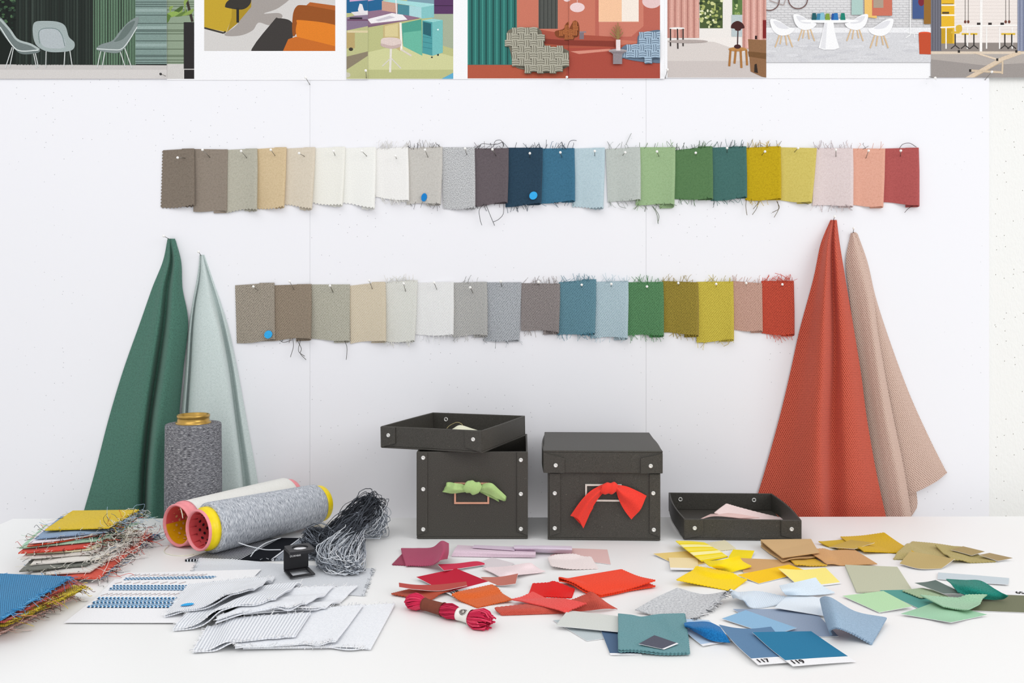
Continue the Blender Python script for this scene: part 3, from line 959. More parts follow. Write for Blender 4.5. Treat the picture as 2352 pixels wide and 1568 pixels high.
def wall_swatch(row, idx, desc, x0, x1, ytl, ytr, ybl, ybr, col, style, dark=None, xbl=None, xbr=None, pink='', bulge=7.0,
                pinpos=None, dot=None, topf=0, botf=0, long=(), tcol='#3a3a3c', backd=5, k=1.0):
    xbl = x0 if xbl is None else xbl; xbr = x1 if xbr is None else xbr
    rng = np.random.default_rng(100 * row + idx)
    m = fabric(col, style, dark, k * {'knit': 1.32, 'speckle': 1.7}.get(style, 1))
    nv = 2 * max(6, round((ybl - ytl) / 7.5)) + 1
    nu = 2 * max(6, round((x1 - x0) / 7.5)) + 1
    s = np.linspace(0, 1, nu)
    ph = rng.uniform(0, 6.3)
    rows = []
    off = .0012 if row == 1 else .0012
    for v in np.linspace(0, 1, nv):
        B = bulge * .001 * (.45 + .55 * v)
        dep = off + B * (s ** 2.2) + .0011 * v * np.sin(s * 5 + ph) * s + .0012 * v * math.sin(ph) * (1 - s) ** 2
        dep = np.maximum(dep, off)
        px = (x0 + (x1 - x0) * s) * (1 - v) + (xbl + (xbr - xbl) * s) * v
        dip = 0
        py = (ytl + (ytr - ytl) * s) * (1 - v) + (ybl + (ybr - ybl) * s + 2.2 * np.sin(s * 4.2 + ph)) * v
        fr = [PY(a, b, -c) for a, b, c in zip(px, py, dep)]
        dR = dep[-1]
        rho = max(.0011, (dR - .0009) / 2)
        bk = []
        xe, ye = px[-1], py[-1] + backd * v
        for a in np.linspace(0, math.pi, 7)[1:]:
            q = PY(xe, py[-1] + backd * v * (a / math.pi), -(dR - rho * (1 - math.cos(a))))
            bk.append((q[0] + min(rho, .0025) * math.sin(a), q[1], q[2]))
        wback = (x1 - x0) * .36
        for w in (.12, .3, .5, .75, 1.0):
            d = (dR - 2 * rho) * (1 - w) + .0009 * w
            bk.append(PY(xe - wback * w, ye + .5 * w, -max(d, .0009)))
        rows.append(fr + bk)
    P = np.array(rows)
    pf = P[:, :nu]
    if pink:
        P = P.copy()
        if 'l' in pink: P = pinkit(P, 'l', .0014)
        if 'f' in pink: P = pinkit(P, 'f', .0014)
        if 'b' in pink: P = pinkit(P, 'b', .0012)
    base = PY((x0 + x1) / 2, (ybl + ybr) / 2, -.001)
    rn = {1: 'upper', 2: 'lower'}[row]
    t = empty('fabric_swatch', base, desc, 'fabric swatch', f'fabric swatches pinned in the {rn} row')
    mb = MB(); sheet(mb, P, .0007)
    mb.build('cloth', m, t)
    if topf or botf or long:
        mb = MB()
        mats = [thread(tcol), thread(col)]
        if topf: frays(mb, P[0, :nu], (0.1, -.25, 1), topf, .0075, .00024, mats, .5, .55, rng)
        if botf: frays(mb, P[-1, :nu], (0.1, -.2, -1), botf, .0065, .00024, mats, .5, .6, rng)
        for pts in long:
            tube(mb, [PY(a, b, -(.004 + .002 * math.sin(a))) for a, b in pts], .0003, 5, 0, 6 * len(pts))
        mb.build('frayed_threads', mats, t)['kind'] = 'stuff'
    if dot:
        dx, dy, rx, ry, dm = dot
        mb = MB()
        j = np.clip((dx - x0) / (x1 - x0), 0, 1)
        d = off + bulge * .001 * .95 * j ** 2.2 + .0018
        n = 28
        V = [PY(dx, dy, -d)] + [PY(dx + rx * math.cos(a) + ry * .12 * math.sin(a), dy - ry * math.sin(a), -d) for a in np.linspace(0, 2 * math.pi, n, endpoint=False)]
        V2 = [(p[0], p[1] + .0003, p[2]) for p in V]
        f = [(0, 1 + i, 1 + (i + 1) % n) for i in range(n)]
        mb.add(V + V2, f, smooth=False)
        mb.add(V + V2, [(i + 1, i + n + 2, (i + 1) % n + n + 2, (i + 1) % n + 1) for i in range(n)], smooth=False)
        ob = mb.build('round_sticker', dm, t); ob['label'] = 'round blue sticker'
    if pinpos:
        hx, hy, tx, ty = pinpos
        j = np.clip((tx - x0) / (x1 - x0), 0, 1)
        pin(hx, hy, tx, ty, off + bulge * .001 * .5 * j ** 2.2 + .0005, f'white-headed pin through the {desc.split(" swatch")[0]} swatch', group=f'pins holding the {rn} row of swatches')

WS = wall_swatch
TK = '#45413c'
WS(1, 1, 'dark taupe wool swatch at the left end of the upper row', 374, 443, 345, 341, 477, 471, '#857a6e', 'fine', '#574c42', xbl=370, pink='lf', pinpos=(408, 362, 427, 363))
WS(1, 2, 'plain taupe swatch between dark taupe and grey-beige, upper row', 444, 521, 342, 343, 484, 486, '#94897d', 'fine', '#6d6257', xbr=519, bulge=3, pinpos=(465, 344, 484, 363))
WS(1, 3, 'greenish grey-beige swatch left of the tan one, upper row', 521, 588, 344, 341, 486, 480, '#bbb8a9', 'fine', '#8c887a', xbl=519, xbr=586, pink='lf', pinpos=(554, 347, 568, 364))
WS(1, 4, 'warm tan swatch in the upper row', 588, 655, 342, 338, 481, 473, '#d6c19d', 'fine', '#b39a72', xbl=586, xbr=648, pink='f', pinpos=(622, 344, 633, 359))
WS(1, 5, 'light beige swatch right of the tan one, upper row', 656, 721, 341, 338, 471, 475, '#dad0bf', 'fine', '#bfb29b', xbl=649, xbr=712, pink='f', pinpos=(687, 352, 701, 360))
WS(1, 6, 'cream white swatch right of the light beige one, upper row', 722, 790, 340, 337, 464, 471, '#eeede5', 'plain', xbl=714, xbr=782, pink='lf', pinpos=(766, 347, 770, 358))
WS(1, 7, 'off-white swatch with zigzag edges, middle of three whites in the upper row', 790, 860, 340, 338, 467, 474, '#f1f1ec', 'plain', xbl=783, xbr=856, pink='lf', pinpos=(831, 347, 844, 360))
WS(1, 8, 'short frayed white swatch left of the pale grey one with sticker', 862, 934, 341, 338, 453, 459, '#f0efec', 'plain', xbr=935, topf=26, botf=26, tcol='#dddbd6', pinpos=(908, 358, 911, 365))
WS(1, 9, 'pale warm grey swatch with a dark blue sticker, upper row', 935, 1013, 340, 337, 471, 465, '#cbc8c2', 'fine', '#a5a19a', xbl=934, xbr=1008, topf=30, botf=12, pinpos=(976, 344, 984, 363), dot=(974, 453, 6.5, 9.5, DOTD), tcol='#6c6a6b')
WS(1, 10, 'speckled light grey swatch in the upper row', 1013, 1087, 338, 338, 479, 477, '#d3d4d5', 'speckle', '#77797c', xbl=1018, pink='f', pinpos=(1068, 341, 1073, 357))
WS(1, 11, 'dark grey-brown swatch with long loose threads, upper row', 1087, 1165, 341, 340, 473, 465, '#6a6165', 'fine', '#473f43', xbl=1092, xbr=1161, topf=14, botf=5, pinpos=(1131, 343, 1140, 359),
   long=([(1112, 468), (1101, 482), (1103, 505), (1107, 517)], [(1116, 469), (1125, 492), (1136, 518)], [(1157, 466), (1156, 490), (1146, 503), (1132, 510)], [(1098, 338), (1108, 330), (1130, 332), (1145, 330), (1155, 326), (1157, 336)], [(1133, 337), (1138, 324), (1150, 322), (1157, 334)]))
WS(1, 12, 'navy blue swatch with a round blue sticker, upper row', 1166, 1243, 339, 339, 474, 468, '#2f485b', 'fine', '#1b2c3a', xbl=1161, xbr=1238, topf=10, botf=14, pinpos=(1217, 352, 1217, 362), dot=(1225, 449, 9.2, 9.2, DOT), tcol='#2a3642')
WS(1, 13, 'medium blue swatch right of the navy one, upper row', 1243, 1316, 341, 340, 466, 462, '#437590', 'fine', '#2a4e63', xbl=1239, topf=12, botf=8, pinpos=(1287, 350, 1291, 362), tcol='#2a3642',
   long=([(1283, 340), (1290, 333), (1298, 341)], [(1303, 340), (1308, 326), (1316, 322), (1324, 323)], [(1230, 340), (1237, 331), (1241, 340)]))
WS(1, 14, 'pale ice blue swatch with zigzag hem, upper row', 1316, 1386, 341, 339, 477, 474, '#bdd0d7', 'fine', '#94aeb8', xbl=1314, xbr=1381, pink='f', pinpos=(1366, 347, 1366, 359))
WS(1, 15, 'pale sage grey swatch left of the light green one, upper row', 1391, 1467, 342, 338, 467, 455, '#c0c6c1', 'fine', '#989f99', xbl=1396, topf=8, botf=12, pinpos=(1436, 350, 1430, 357), tcol='#8f9490', long=([(1437, 333), (1444, 318), (1450, 306)], [(1416, 462), (1424, 474), (1438, 478)]))
WS(1, 16, 'light leaf green swatch with a curled hem, upper row', 1467, 1548, 338, 338, 469, 470, '#9eb98e', 'fine', '#7c9869', xbl=1460, xbr=1544, topf=10, botf=14, backd=10, pinpos=(1509, 348, 1514, 360), tcol='#5a6b50', long=([(1497, 472), (1508, 490), (1512, 514)], [(1500, 474), (1513, 494), (1511, 512)]))
WS(1, 17, 'mid green swatch between light green and teal, upper row', 1549, 1633, 345, 336, 458, 455, '#5d8156', 'fine', '#3f5f3c', xbl=1545, topf=26, botf=12, pinpos=(1598, 351, 1599, 356), tcol='#2f4a34')
WS(1, 18, 'dark teal green swatch left of the mustard one, upper row', 1633, 1711, 339, 336, 462, 452, '#49726d', 'fine', '#30534e', topf=16, botf=14, pinpos=(1670, 340, 1670, 351), tcol='#2b3b3a')
WS(1, 19, 'bright mustard yellow swatch with dangling threads, upper row', 1712, 1790, 339, 336, 460, 456, '#c6a91c', 'fine', '#8d7410', topf=24, botf=10, pinpos=(1757, 348, 1749, 357), tcol='#5b4d24',
   long=([(1714, 458), (1713, 476), (1716, 494)], [(1742, 462), (1738, 478), (1728, 493)], [(1745, 462), (1730, 480)], [(1786, 462), (1788, 480), (1778, 499)], [(1784, 462), (1790, 478), (1774, 488)]))
WS(1, 20, 'soft straw yellow swatch right of the mustard one, upper row', 1790, 1873, 338, 340, 461, 463, '#d2c26c', 'fine', '#b09d3f', xbr=1860, pinpos=(1833, 340, 1824, 350), long=([(1838, 464), (1850, 467), (1857, 469)],))
WS(1, 21, 'pale dusty pink swatch with a wrinkled surface, upper row', 1873, 1956, 340, 340, 474, 470, '#dfd1d0', 'fine', '#c0acab', xbl=1866, xbr=1955, topf=22, botf=20, pinpos=(1920, 344, 1920, 361), tcol='#a9999a')
WS(1, 22, 'peach pink swatch left of the brick pink one, upper row', 1957, 2030, 341, 341, 472, 473, '#e2ab97', 'fine', '#c58871', xbr=2024, topf=6, pinpos=(1995, 346, 1988, 365), tcol='#6d605c')
WS(1, 23, 'brick pink swatch at the right end of the upper row', 2031, 2107, 341, 339, 466, 469, '#b35b59', 'fine', '#8a3f3e', xbl=2026, pinpos=(2069, 346, 2068, 360), long=([(2066, 340), (2074, 331), (2090, 329), (2105, 338)], [(2096, 473), (2086, 479), (2078, 488)]), tcol='#4d3a3a')

WS(2, 1, 'dark brown and cream knit swatch with a blue sticker, lower row left end', 540, 628, 655, 649, 788, 780, '#b4aa9b', 'knit', '#3f3831', xbl=544, bulge=5, pinpos=(582, 658, 594, 668), dot=(616, 768, 9.2, 9.2, DOT))
WS(2, 2, 'brown taupe knit swatch with long dangling threads, lower row', 630, 712, 655, 652, 781, 777, '#a39482', 'knit', '#594e41', xbr=710, pinpos=(665, 646, 676, 666), botf=6, tcol=TK,
   long=([(672, 776), (674, 795), (667, 820)], [(682, 780), (692, 800), (690, 812), (703, 826)], [(690, 780), (686, 806), (700, 818)], [(642, 781), (652, 786), (670, 781)]))
WS(2, 3, 'grey sage knit swatch left of the cream one, lower row', 712, 802, 653, 653, 779, 781, '#c6c3b5', 'knit', '#77755f', xbl=708, xbr=800, pinpos=(758, 656, 766, 673), bulge=4, long=([(792, 782), (797, 800), (795, 826)],), tcol=TK)
WS(2, 4, 'warm cream knit swatch with a flared hem, lower row', 803, 882, 656, 647, 790, 780, '#ded3bf', 'knit', '#c2b08f', xbl=805, pinpos=(848, 644, 856, 665))
WS(2, 5, 'off-white knit swatch with ragged wrinkled cloth, lower row', 884, 956, 648, 643, 785, 782, '#e6e6e0', 'knit', '#cdcdc4', xbr=948, topf=26, botf=22, pinpos=(927, 651, 932, 671), tcol='#e2e0d8')
WS(2, 6, 'pure white knit swatch in the lower row', 956, 1039, 649, 647, 769, 768, '#f3f3f2', 'knit', '#dcdcdc', xbl=953, xbr=1037, botf=18, pinpos=(997, 649, 1004, 666), tcol='#dedede')
WS(2, 7, 'light grey knit swatch right of the white one, lower row', 1040, 1115, 649, 647, 772, 770, '#c3c2be', 'knit', '#77777a', xbl=1025 + 14, topf=6, botf=16, pinpos=(1080, 660, 1087, 674), tcol='#8b8b8b')
WS(2, 8, 'black and white knit swatch in the lower row', 1115, 1196, 648, 648, 783, 781, '#c2c6cb', 'knit', '#45484e', xbl=1110, xbr=1190, pinpos=(1150, 646, 1153, 659), bulge=4, botf=8, tcol='#494b50')
WS(2, 9, 'dark mauve grey knit swatch left of the blue one, lower row', 1197, 1283, 650, 651, 757, 763, '#9d9593', 'knit', '#453f41', xbr=1279, topf=22, botf=12, pinpos=(1237, 648, 1237, 654), tcol='#a09794')
WS(2, 10, 'steel blue knit swatch in the lower row', 1284, 1366, 648, 641, 771, 763, '#6f99a8', 'knit', '#33535f', xbl=1278, xbr=1362, topf=24, botf=26, pinpos=(1336, 654, 1336, 660), tcol='#548699')
WS(2, 11, 'pale ice blue knit swatch in the lower row', 1366, 1440, 647, 645, 777, 774, '#c0d4dc', 'knit', '#7d97a4', xbl=1356, xbr=1437, topf=16, botf=12, pinpos=(1404, 652, 1404, 658), tcol='#b7ced8')
WS(2, 12, 'grass green knit swatch in the lower row', 1440, 1520, 648, 647, 772, 767, '#629567', 'knit', '#2a4a30', xbl=1438, xbr=1520, topf=22, botf=26, pinpos=(1486, 658, 1486, 663), tcol='#4c8d53')
WS(2, 13, 'dark olive mustard knit swatch in the lower row', 1521, 1600, 645, 648, 765, 767, '#a8943f', 'knit', '#4a3e1c', topf=18, botf=16, pinpos=(1558, 650, 1558, 655), tcol='#a8923a')
WS(2, 14, 'bright yellow knit swatch, longest of the lower row', 1600, 1681, 647, 646, 785, 781, '#d8c653', 'knit', '#927f24', topf=14, botf=14, pinpos=(1645, 652, 1645, 658), tcol='#b3a140', long=([(1676, 783), (1672, 790), (1662, 795)],))
WS(2, 15, 'dusty pink knit swatch left of the red one, lower row', 1682, 1748, 645, 650, 757, 760, '#d3ac9c', 'knit', '#8f6558', topf=14, pinpos=(1714, 650, 1714, 655), tcol='#b79486', bulge=5)
WS(2, 16, 'red knit swatch at the right end of the lower row', 1749, 1820, 645, 645, 766, 768, '#d35843', 'knit', '#6c241d', topf=40, botf=24, pinpos=(1797, 653, 1797, 658), tcol='#d9553d', long=([(1812, 643), (1798, 633), (1780, 627)],))

# ------------------------------------------------------------------ hanging cloths
def wall_net(rows, nv=90, nu=70):
    A = [[(p[0], p[1], p[2]) for p in r] for r in rows]
    G = net(A, nv, nu)
    out = np.zeros_like(G)
    for i in range(G.shape[0]):
        for j in range(G.shape[1]):
            out[i, j] = PY(G[i, j, 0], G[i, j, 1], -max(.0008, G[i, j, 2] * .001))
    return out
def prow(y, xs, ds, k=1.0): return [(x, y, d * k) for x, d in zip(xs, ds)]

def cloth(name, label, base, parts, mats):
    t = empty(name, base, label, 'hanging cloth', 'cloths hung from single pins on the wall')
    for (pn, rows, m) in parts:
        P = wall_net(rows)
        mb = MB(); sheet(mb, P, .0011, arcs_rows(P))
        mb.build(pn, m, t)
    return t

dg = (2, 12, 22, 5, 30, 24, 5)
g = [prow(548, (385, 387, 389, 391, 394, 397, 402), (2, 3, 5, 5, 6, 5, 2)),
     prow(600, (374, 381, 388, 395, 401, 409, 416), dg, .35), prow(660, (350, 363, 374, 386, 396, 407, 419), dg, .5),
     prow(740, (322, 343, 364, 378, 391, 409, 432), dg, .7), prow(850, (283, 313, 346, 362, 378, 398, 421), dg, .9),
     prow(960, (250, 290, 330, 345, 362, 385, 411), dg), prow(1080, (219, 265, 318, 334, 350, 374, 405), dg),
     prow(1190, (188, 240, 312, 329, 346, 370, 400), dg), prow(1260, (170, 225, 308, 326, 343, 366, 398), dg)]
flap = [[(388, 549, 3), (396, 549, 4), (403, 552, 2)], [(396, 585, 6), (408, 580, 8), (416, 602, 3)], [(404, 620, 6), (412, 615, 9), (418, 640, 3)], [(409, 650, 4), (414, 652, 5), (419, 668, 2)]]
flap = [[(a, b, c * .35) for a, b, c in r] for r in flap]
cloth('hanging_cloth', 'dark green woven cloth hanging from a pin left of the pale mint one', PY(390, 1190, -.005),
      [('draped_cloth', g, fabric('#517c6d', 'fine', '#33483f', .8)), ('folded_corner', flap, fabric('#517c6d', 'fine', '#33483f', .8))], None)
pin(376, 542, 389, 549, .0055, 'pin holding up the dark green hanging cloth', group='pins holding up the hanging cloths')

dm = (1, 11, 1.5, 17, 25, 24, 1.2, 9, 1)
xs = {585: (460, 460.7, 461.4, 462, 463, 464.5, 466, 467, 469), 640: (452, 455, 458, 461, 467, 475, 481, 485, 488), 700: (441, 444, 448, 452, 466, 485, 499, 504, 509),
      760: (432, 437, 442, 447, 468, 502, 512, 520, 527), 850: (425, 431, 437, 443, 470, 516, 529, 538, 546), 960: (415, 423, 430, 437, 472, 530, 543, 554, 566),
      1080: (408, 418, 427, 435, 476, 544, 558, 572, 588), 1190: (402, 413, 424, 434, 480, 553, 568, 586, 606), 1260: (399, 411, 422, 433, 482, 558, 574, 594, 615)}
kk = {585: .12, 640: .35, 700: .55, 760: .75, 850: .9, 960: 1, 1080: 1, 1190: 1, 1260: 1}
cloth('hanging_cloth', 'pale mint grey cloth hanging from a pin behind the grey yarn cone', PY(500, 1190, -.005),
      [('draped_cloth', [prow(y, xs[y], dm, kk[y]) for y in xs], fabric('#cbd6d4', 'fine', '#a3b3b0', .8))], None)
pin(456, 578, 462, 587, .0022, 'pin holding up the pale mint hanging cloth', group='pins holding up the hanging cloths')

dr = (2, 9, 33, 13, 24, 23, 12)
xs = {505: (1908, 1910, 1912, 1915, 1917, 1919, 1922), 560: (1885, 1893, 1902, 1911, 1917, 1922, 1929), 640: (1868, 1880, 1896, 1912, 1922, 1932, 1942), 760: (1836, 1858, 1890, 1915, 1930, 1946, 1962),
      860: (1814, 1842, 1886, 1914, 1935, 1956, 1978), 960: (1790, 1824, 1880, 1910, 1938, 1964, 1991), 1080: (1757, 1800, 1878, 1909, 1945, 1976, 2012), 1190: (1724, 1776, 1880, 1910, 1950, 1990, 2036), 1260: (1706, 1760, 1882, 1912, 1955, 2000, 2054)}
kk = {505: .12, 560: .5, 640: .8, 760: .95, 860: 1.05, 960: 1.1, 1080: 1.1, 1190: 1, 1260: 1}
cloth('hanging_cloth', 'coarse brick red woven cloth hanging from a pin at the right', PY(1915, 1190, -.005),
      [('draped_cloth', [prow(y, xs[y], dr, kk[y]) for y in xs], fabric('#d5644f', 'knit', '#8d3529', 1.05))], None)
pin(1917, 497, 1914, 507, .002, 'pin holding up the brick red hanging cloth', group='pins holding up the hanging cloths')

df = (4, 9, 15, 18, 9)
xs = {535: (1954, 1955, 1957, 1959, 1962), 600: (1943, 1952, 1962, 1974, 1986), 680: (1951, 1965, 1980, 1994, 2006), 760: (1961, 1977, 1992, 2006, 2016), 860: (1976, 1991, 2006, 2021, 2033), 960: (1991, 2006, 2021, 2037, 2052),
      1080: (2008, 2025, 2043, 2062, 2077), 1190: (2026, 2043, 2062, 2080, 2094), 1225: (2032, 2049, 2066, 2084, 2098)}
kk = {535: .25, 600: .5, 680: .7, 760: .85, 860: 1, 960: 1, 1080: 1, 1190: 1, 1225: 1}
back = [[(1958, 534, 1.2), (1962, 533, 2), (1966, 534, 2), (1970, 537, 1)], [(1974, 600, 1.5), (1982, 598, 4), (1988, 600, 4), (1993, 603, 1)], [(1994, 680, 2), (2003, 680, 5), (2008, 682, 5), (2012, 684, 1)],
        [(2003, 780, 3), (2018, 780, 6), (2033, 782, 6), (2045, 786, 1.5)], [(2024, 900, 3), (2046, 900, 7), (2068, 900, 7), (2088, 902, 2)], [(2042, 1000, 3), (2073, 1000, 7), (2105, 1000, 7), (2132, 1000, 2)],
        [(2062, 1100, 3), (2100, 1088, 7), (2140, 1076, 7), (2168, 1072, 3)], [(2080, 1138, 3), (2112, 1126, 7), (2150, 1106, 6), (2176, 1085, 3)]]
rear = [[(2064, 1090, 1), (2085, 1090, 2), (2100, 1092, 1)], [(2078, 1150, 1), (2094, 1150, 2), (2107, 1148, 1)], [(2082, 1190, 1), (2094, 1184, 2), (2106, 1166, 1)]]
PKC = fabric('#dbbfb1', 'knit', '#a78676', 1.05)
cloth('hanging_cloth', 'beige pink woven cloth hanging behind the brick red one', PY(2060, 1190, -.005),
      [('front_fold', [prow(y, xs[y], df, kk[y]) for y in xs], PKC), ('rear_fold', back, PKC), ('rear_fold', rear, PKC)], None)
pin(1961, 524, 1959, 536, .0022, 'pin holding up the beige pink hanging cloth', group='pins holding up the hanging cloths')
# ------------------------------------------------------------------ black cardboard boxes
def frame(x, y, z, deg):
    return Matrix.Translation((x, y, z)) @ Matrix.Rotation(math.radians(deg), 4, 'Z')

def bevel(o, w=.0006):
    b = o.modifiers.new('bevel', 'BEVEL'); b.width = w; b.segments = 2; b.limit_method = 'ANGLE'
    return o

def rivet(M, x, z, parent, y=-.0013, r=.0021, name='rivet', back=False):
    mb = MB()
    a = M.to_3x3() @ Vector((0, -1, 0)); o = M @ Vector((x, y + .0004, z))
    if back:
        lathe(mb, o, a, [(0, r), (.0008, r), (.0010, r * .8), (.0006, r * .55), (0, r * .5)], 20)
    else:
        lathe(mb, o, a, [(0, r), (.0007, r), (.0013, r * .8), (.0014, r * .55), (.0009, r * .45), (.0009, 0.00001)], 20)
    mb.build(name, RIVET, parent)

def tray_walls(mb, M, w, d, h, t=.002, top=False, bow=0.0):
    z0, z1 = (h - t, h) if top else (0, t)
    mb.box((0, 0, z0), (w, d, z1), M)
    a, b = (0, h - t) if top else (t, h)
    mb.box((0, 0, a), (w, t, b), M); mb.box((0, d - t, a), (w, d, b), M)
    if bow == 0:
        mb.box((0, t, a), (t, d - t, b), M); mb.box((w - t, t, a), (w, d - t, b), M)
    else:
        n = 14
        for sgn, x in ((-1, 0), (1, w - t)):
            ys = np.linspace(t, d - t, n)
            xs = x + sgn * bow * np.sin(np.pi * (ys - t) / (d - 2 * t))
            loop = [(x_, y_) for x_, y_ in zip(xs, ys)] + [(x_ + t, y_) for x_, y_ in zip(xs[::-1], ys[::-1])]
            m = len(loop)
            v = [tuple(M @ Vector((p[0], p[1], zz))) for zz in (a, b) for p in loop]
            f = [tuple(range(m - 1, -1, -1)), tuple(range(m, 2 * m))]
            f += [(k, (k + 1) % m, (k + 1) % m + m, k + m) for k in range(m)]
            f = [tuple(reversed(q)) for q in f]   # the loop runs clockwise seen from above
            mb.add(v, f, 0, smooth=False)

def corner_flap(M, x0, x1, ztop, zbot, cut, parent, left=True):
    """riveted corner flap glued on the front, its free end cut at a slant"""
    mb = MB()
    if left: poly = [(x0, zbot), (x1, zbot + cut), (x1, ztop), (x0, ztop)]
    else: poly = [(x0, zbot + cut), (x1, zbot), (x1, ztop), (x0, ztop)]
    mb.prism(poly, -.0013, -.0001, M)
    bevel(mb.build('corner_flap', BOARD, parent), .0004)

def holder(M, x0, x1, z0, z1, t, mat, parent, label):
    mb = MB()
    for lo, hi in (((x0, z0), (x1, z0 + t)), ((x0, z1 - t), (x1, z1)), ((x0, z0 + t), (x0 + t, z1 - t)), ((x1 - t, z0 + t), (x1, z1 - t))):
        mb.box((lo[0], -.0016, lo[1]), (hi[0], -.0001, hi[1]), M)
    o = bevel(mb.build('label_holder', mat, parent), .0003); o['label'] = label

COPPER = plain('copper', '#e8b094', .3, .5, .45)
NICKEL = plain('nickel', '#e2dfd6', .3, .5, .4)

# left box (open, its lid lies askew on top)
ML = frame(-0.1052, -0.134, 0.0005, 0)
bl = empty('storage_box', (-.05, -.134, 0), 'open black cardboard box under a tilted lid, tied with a green bow', 'box', 'black riveted cardboard boxes')
mb = MB(); tray_walls(mb, ML, .1106, .116, .0866)
bevel(mb.build('box_body', BOARD, bl))
corner_flap(ML, 0, .0108, .0862, .0035, .0035, bl, True)
corner_flap(ML, .0997, .1106, .0866, .0035, .004, bl, False)
for x, z in ((.0066, .0807), (.0066, .0495), (.0066, .0097), (.1036, .0785), (.1036, .0448), (.1036, .0101)): rivet(ML, x, z, bl)
holder(ML, .0373, .0722, .0348, .056, .0019, COPPER, bl, 'copper label holder')

# right box (closed)
MR = frame(.0250, -0.137, 0.0005, -2.0)
br = empty('storage_box', (.08, -.137, 0), 'closed black cardboard box with its lid on, tied with a red bow', 'box', 'black riveted cardboard boxes')
mb = MB(); tray_walls(mb, MR, .1112, .115, .084)
bevel(mb.build('box_body', BOARD, br))
corner_flap(MR, 0.0018, .0125, .066, .0035, .0035, br, True)
corner_flap(MR, .1003, .1105, .066, .0035, .004, br, False)
for x, z in ((.0070, .0462), (.0070, .0117), (.1040, .0470), (.1045, .0110)): rivet(MR, x, z, br)
holder(MR, .0370, .0730, .0384, .0555, .0019, NICKEL, br, 'silver label holder')
MRL = frame(.0206, -0.1395, 0.0672, -2.0)
lid = None
mb = MB(); tray_walls(mb, MRL, .1175, .1205, .0222, top=True, bow=.0022)
lid = bevel(mb.build('lid', BOARD, br))
mb = MB(); mb.prism([(0.0006, .0002), (.0210, .0002), (.0210, .0148), (.0006, .0198)], -.0013, -.0001, MRL); mb.build('corner_flap', BOARD, lid)
mb = MB(); mb.prism([(.0958, .0002), (.1169, .0006), (.1169, .0198), (.0958, .0150)], -.0013, -.0001, MRL); mb.build('corner_flap', BOARD, lid)
for x in (.0122, .1055): rivet(MRL, x, .0076, lid)

def open_lid(name, M, w, d, h, label, cat, bow, fx, rz, backriv):
    t = empty(name, tuple(M @ Vector((w / 2, d / 2, 0))), label, cat, 'upturned black box lids')
    mb = MB(); tray_walls(mb, M, w, d, h, .0018, bow=bow)
    bevel(mb.build('lid_walls', BOARD, t))
    for (x0, x1, le) in ((0.0004, fx, True), (w - fx - .0008, w - .0004, False)):
        mb = MB()
        poly = [(x0, .0008), (x1, .0052), (x1, h - .0004), (x0, h - .0004)] if le else [(x0, .0052), (x1, .0008), (x1, h - .0004), (x0, h - .0004)]
        mb.prism(poly, -.0013, -.0001, M); bevel(mb.build('corner_flap', BOARD, t), .0003)
    for x in (fx * .55, w - fx * .52): rivet(M, x, rz, t)
    for x in backriv:
        rivet(M @ Matrix.Translation((0, d - .0018, 0)), x, rz + .0015, t, y=-.0002, r=.0024, name='eyelet', back=True)
    return t
ang = -22.0
# lower front corner of the askew lid
c = Vector((-.0390, -.1520, .0885))
MA = Matrix.Translation(c) @ Matrix.Rotation(math.radians(ang), 4, 'Z') @ Matrix.Translation((-.1140, 0, 0))
MA = Matrix.Translation(c) @ Matrix.Rotation(math.radians(-1.0), 4, 'Y') @ Matrix.Translation(-c) @ MA
open_lid('box_lid', MA, .1140, .1130, .0222, 'black box lid lying upturned and askew on the left box', 'box lid', .0008, .0175, .0135, (.018,))
MT = frame(.1597, -.137, .0005, -2.4)
open_lid('box_lid', MT, .1156, .119, .0206, 'black box lid lying upturned on the table like a tray', 'box lid', .0030, .0195, .0118, (.013, .095))

# what lies in the two open lids
def sheet_at(name, rows, m, label, cat, group, t=.0006, pink='', nv=31, nu=31):
    """rows of (px,py,Y) points"""
    G = net([[PY(*p) for p in r] for r in rows], nv, nu)
    if pink: G = pinkit(G, pink, .0010)
    mb = MB(); sheet(mb, G, t)
    o = mb.build(name, m)
    return tag(o, label, cat, group)
sheet_at('fabric_swatch', [[(1604, 1193, -.112), (1640, 1184, -.108), (1700, 1189, -.1)], [(1632, 1180, -.085), (1680, 1178, -.085), (1745, 1188, -.085)]][::-1],
         fabric('#ecc9c3', 'plain'), 'rose pink fabric piece lying flattest in the tray-like upturned lid', 'fabric swatch', 'pink fabric in the upturned lid', pink='b')
sheet_at('fabric_swatch', [[(1669, 1156, -.062), (1700, 1165, -.06), (1750, 1178, -.058), (1798, 1189, -.058)],
                           [(1655, 1166, -.078), (1690, 1176, -.078), (1745, 1189, -.076), (1795, 1196, -.075)],
                           [(1641, 1177, -.094), (1685, 1190, -.092), (1735, 1200, -.092), (1790, 1203, -.09)]],
         fabric('#f2dcd9', 'plain'), 'pale pink zigzag-edged fabric curling up in the tray-like upturned lid', 'fabric swatch', 'pink fabric in the upturned lid', pink='bl')
sheet_at('fabric_swatch', [[(1040, 984, -.07), (1057, 976, -.07), (1085, 984, -.07), (1104, 990, -.08)], [(1020, 1002, -.085), (1057, 992, -.085), (1090, 996, -.085), (1112, 1003, -.09)]],
         fabric('#e6e6cd', 'plain'), 'cream fabric scrap poking out of the askew lid on the left box', 'fabric swatch', None)
mb = MB(); tube(mb, [PY(1026, 984, -.062), PY(1033, 977, -.062), PY(1048, 970, -.064), PY(1058, 972, -.066), PY(1064, 979, -.068), PY(1072, 999, -.07)], .00035, 5, 0, 30)
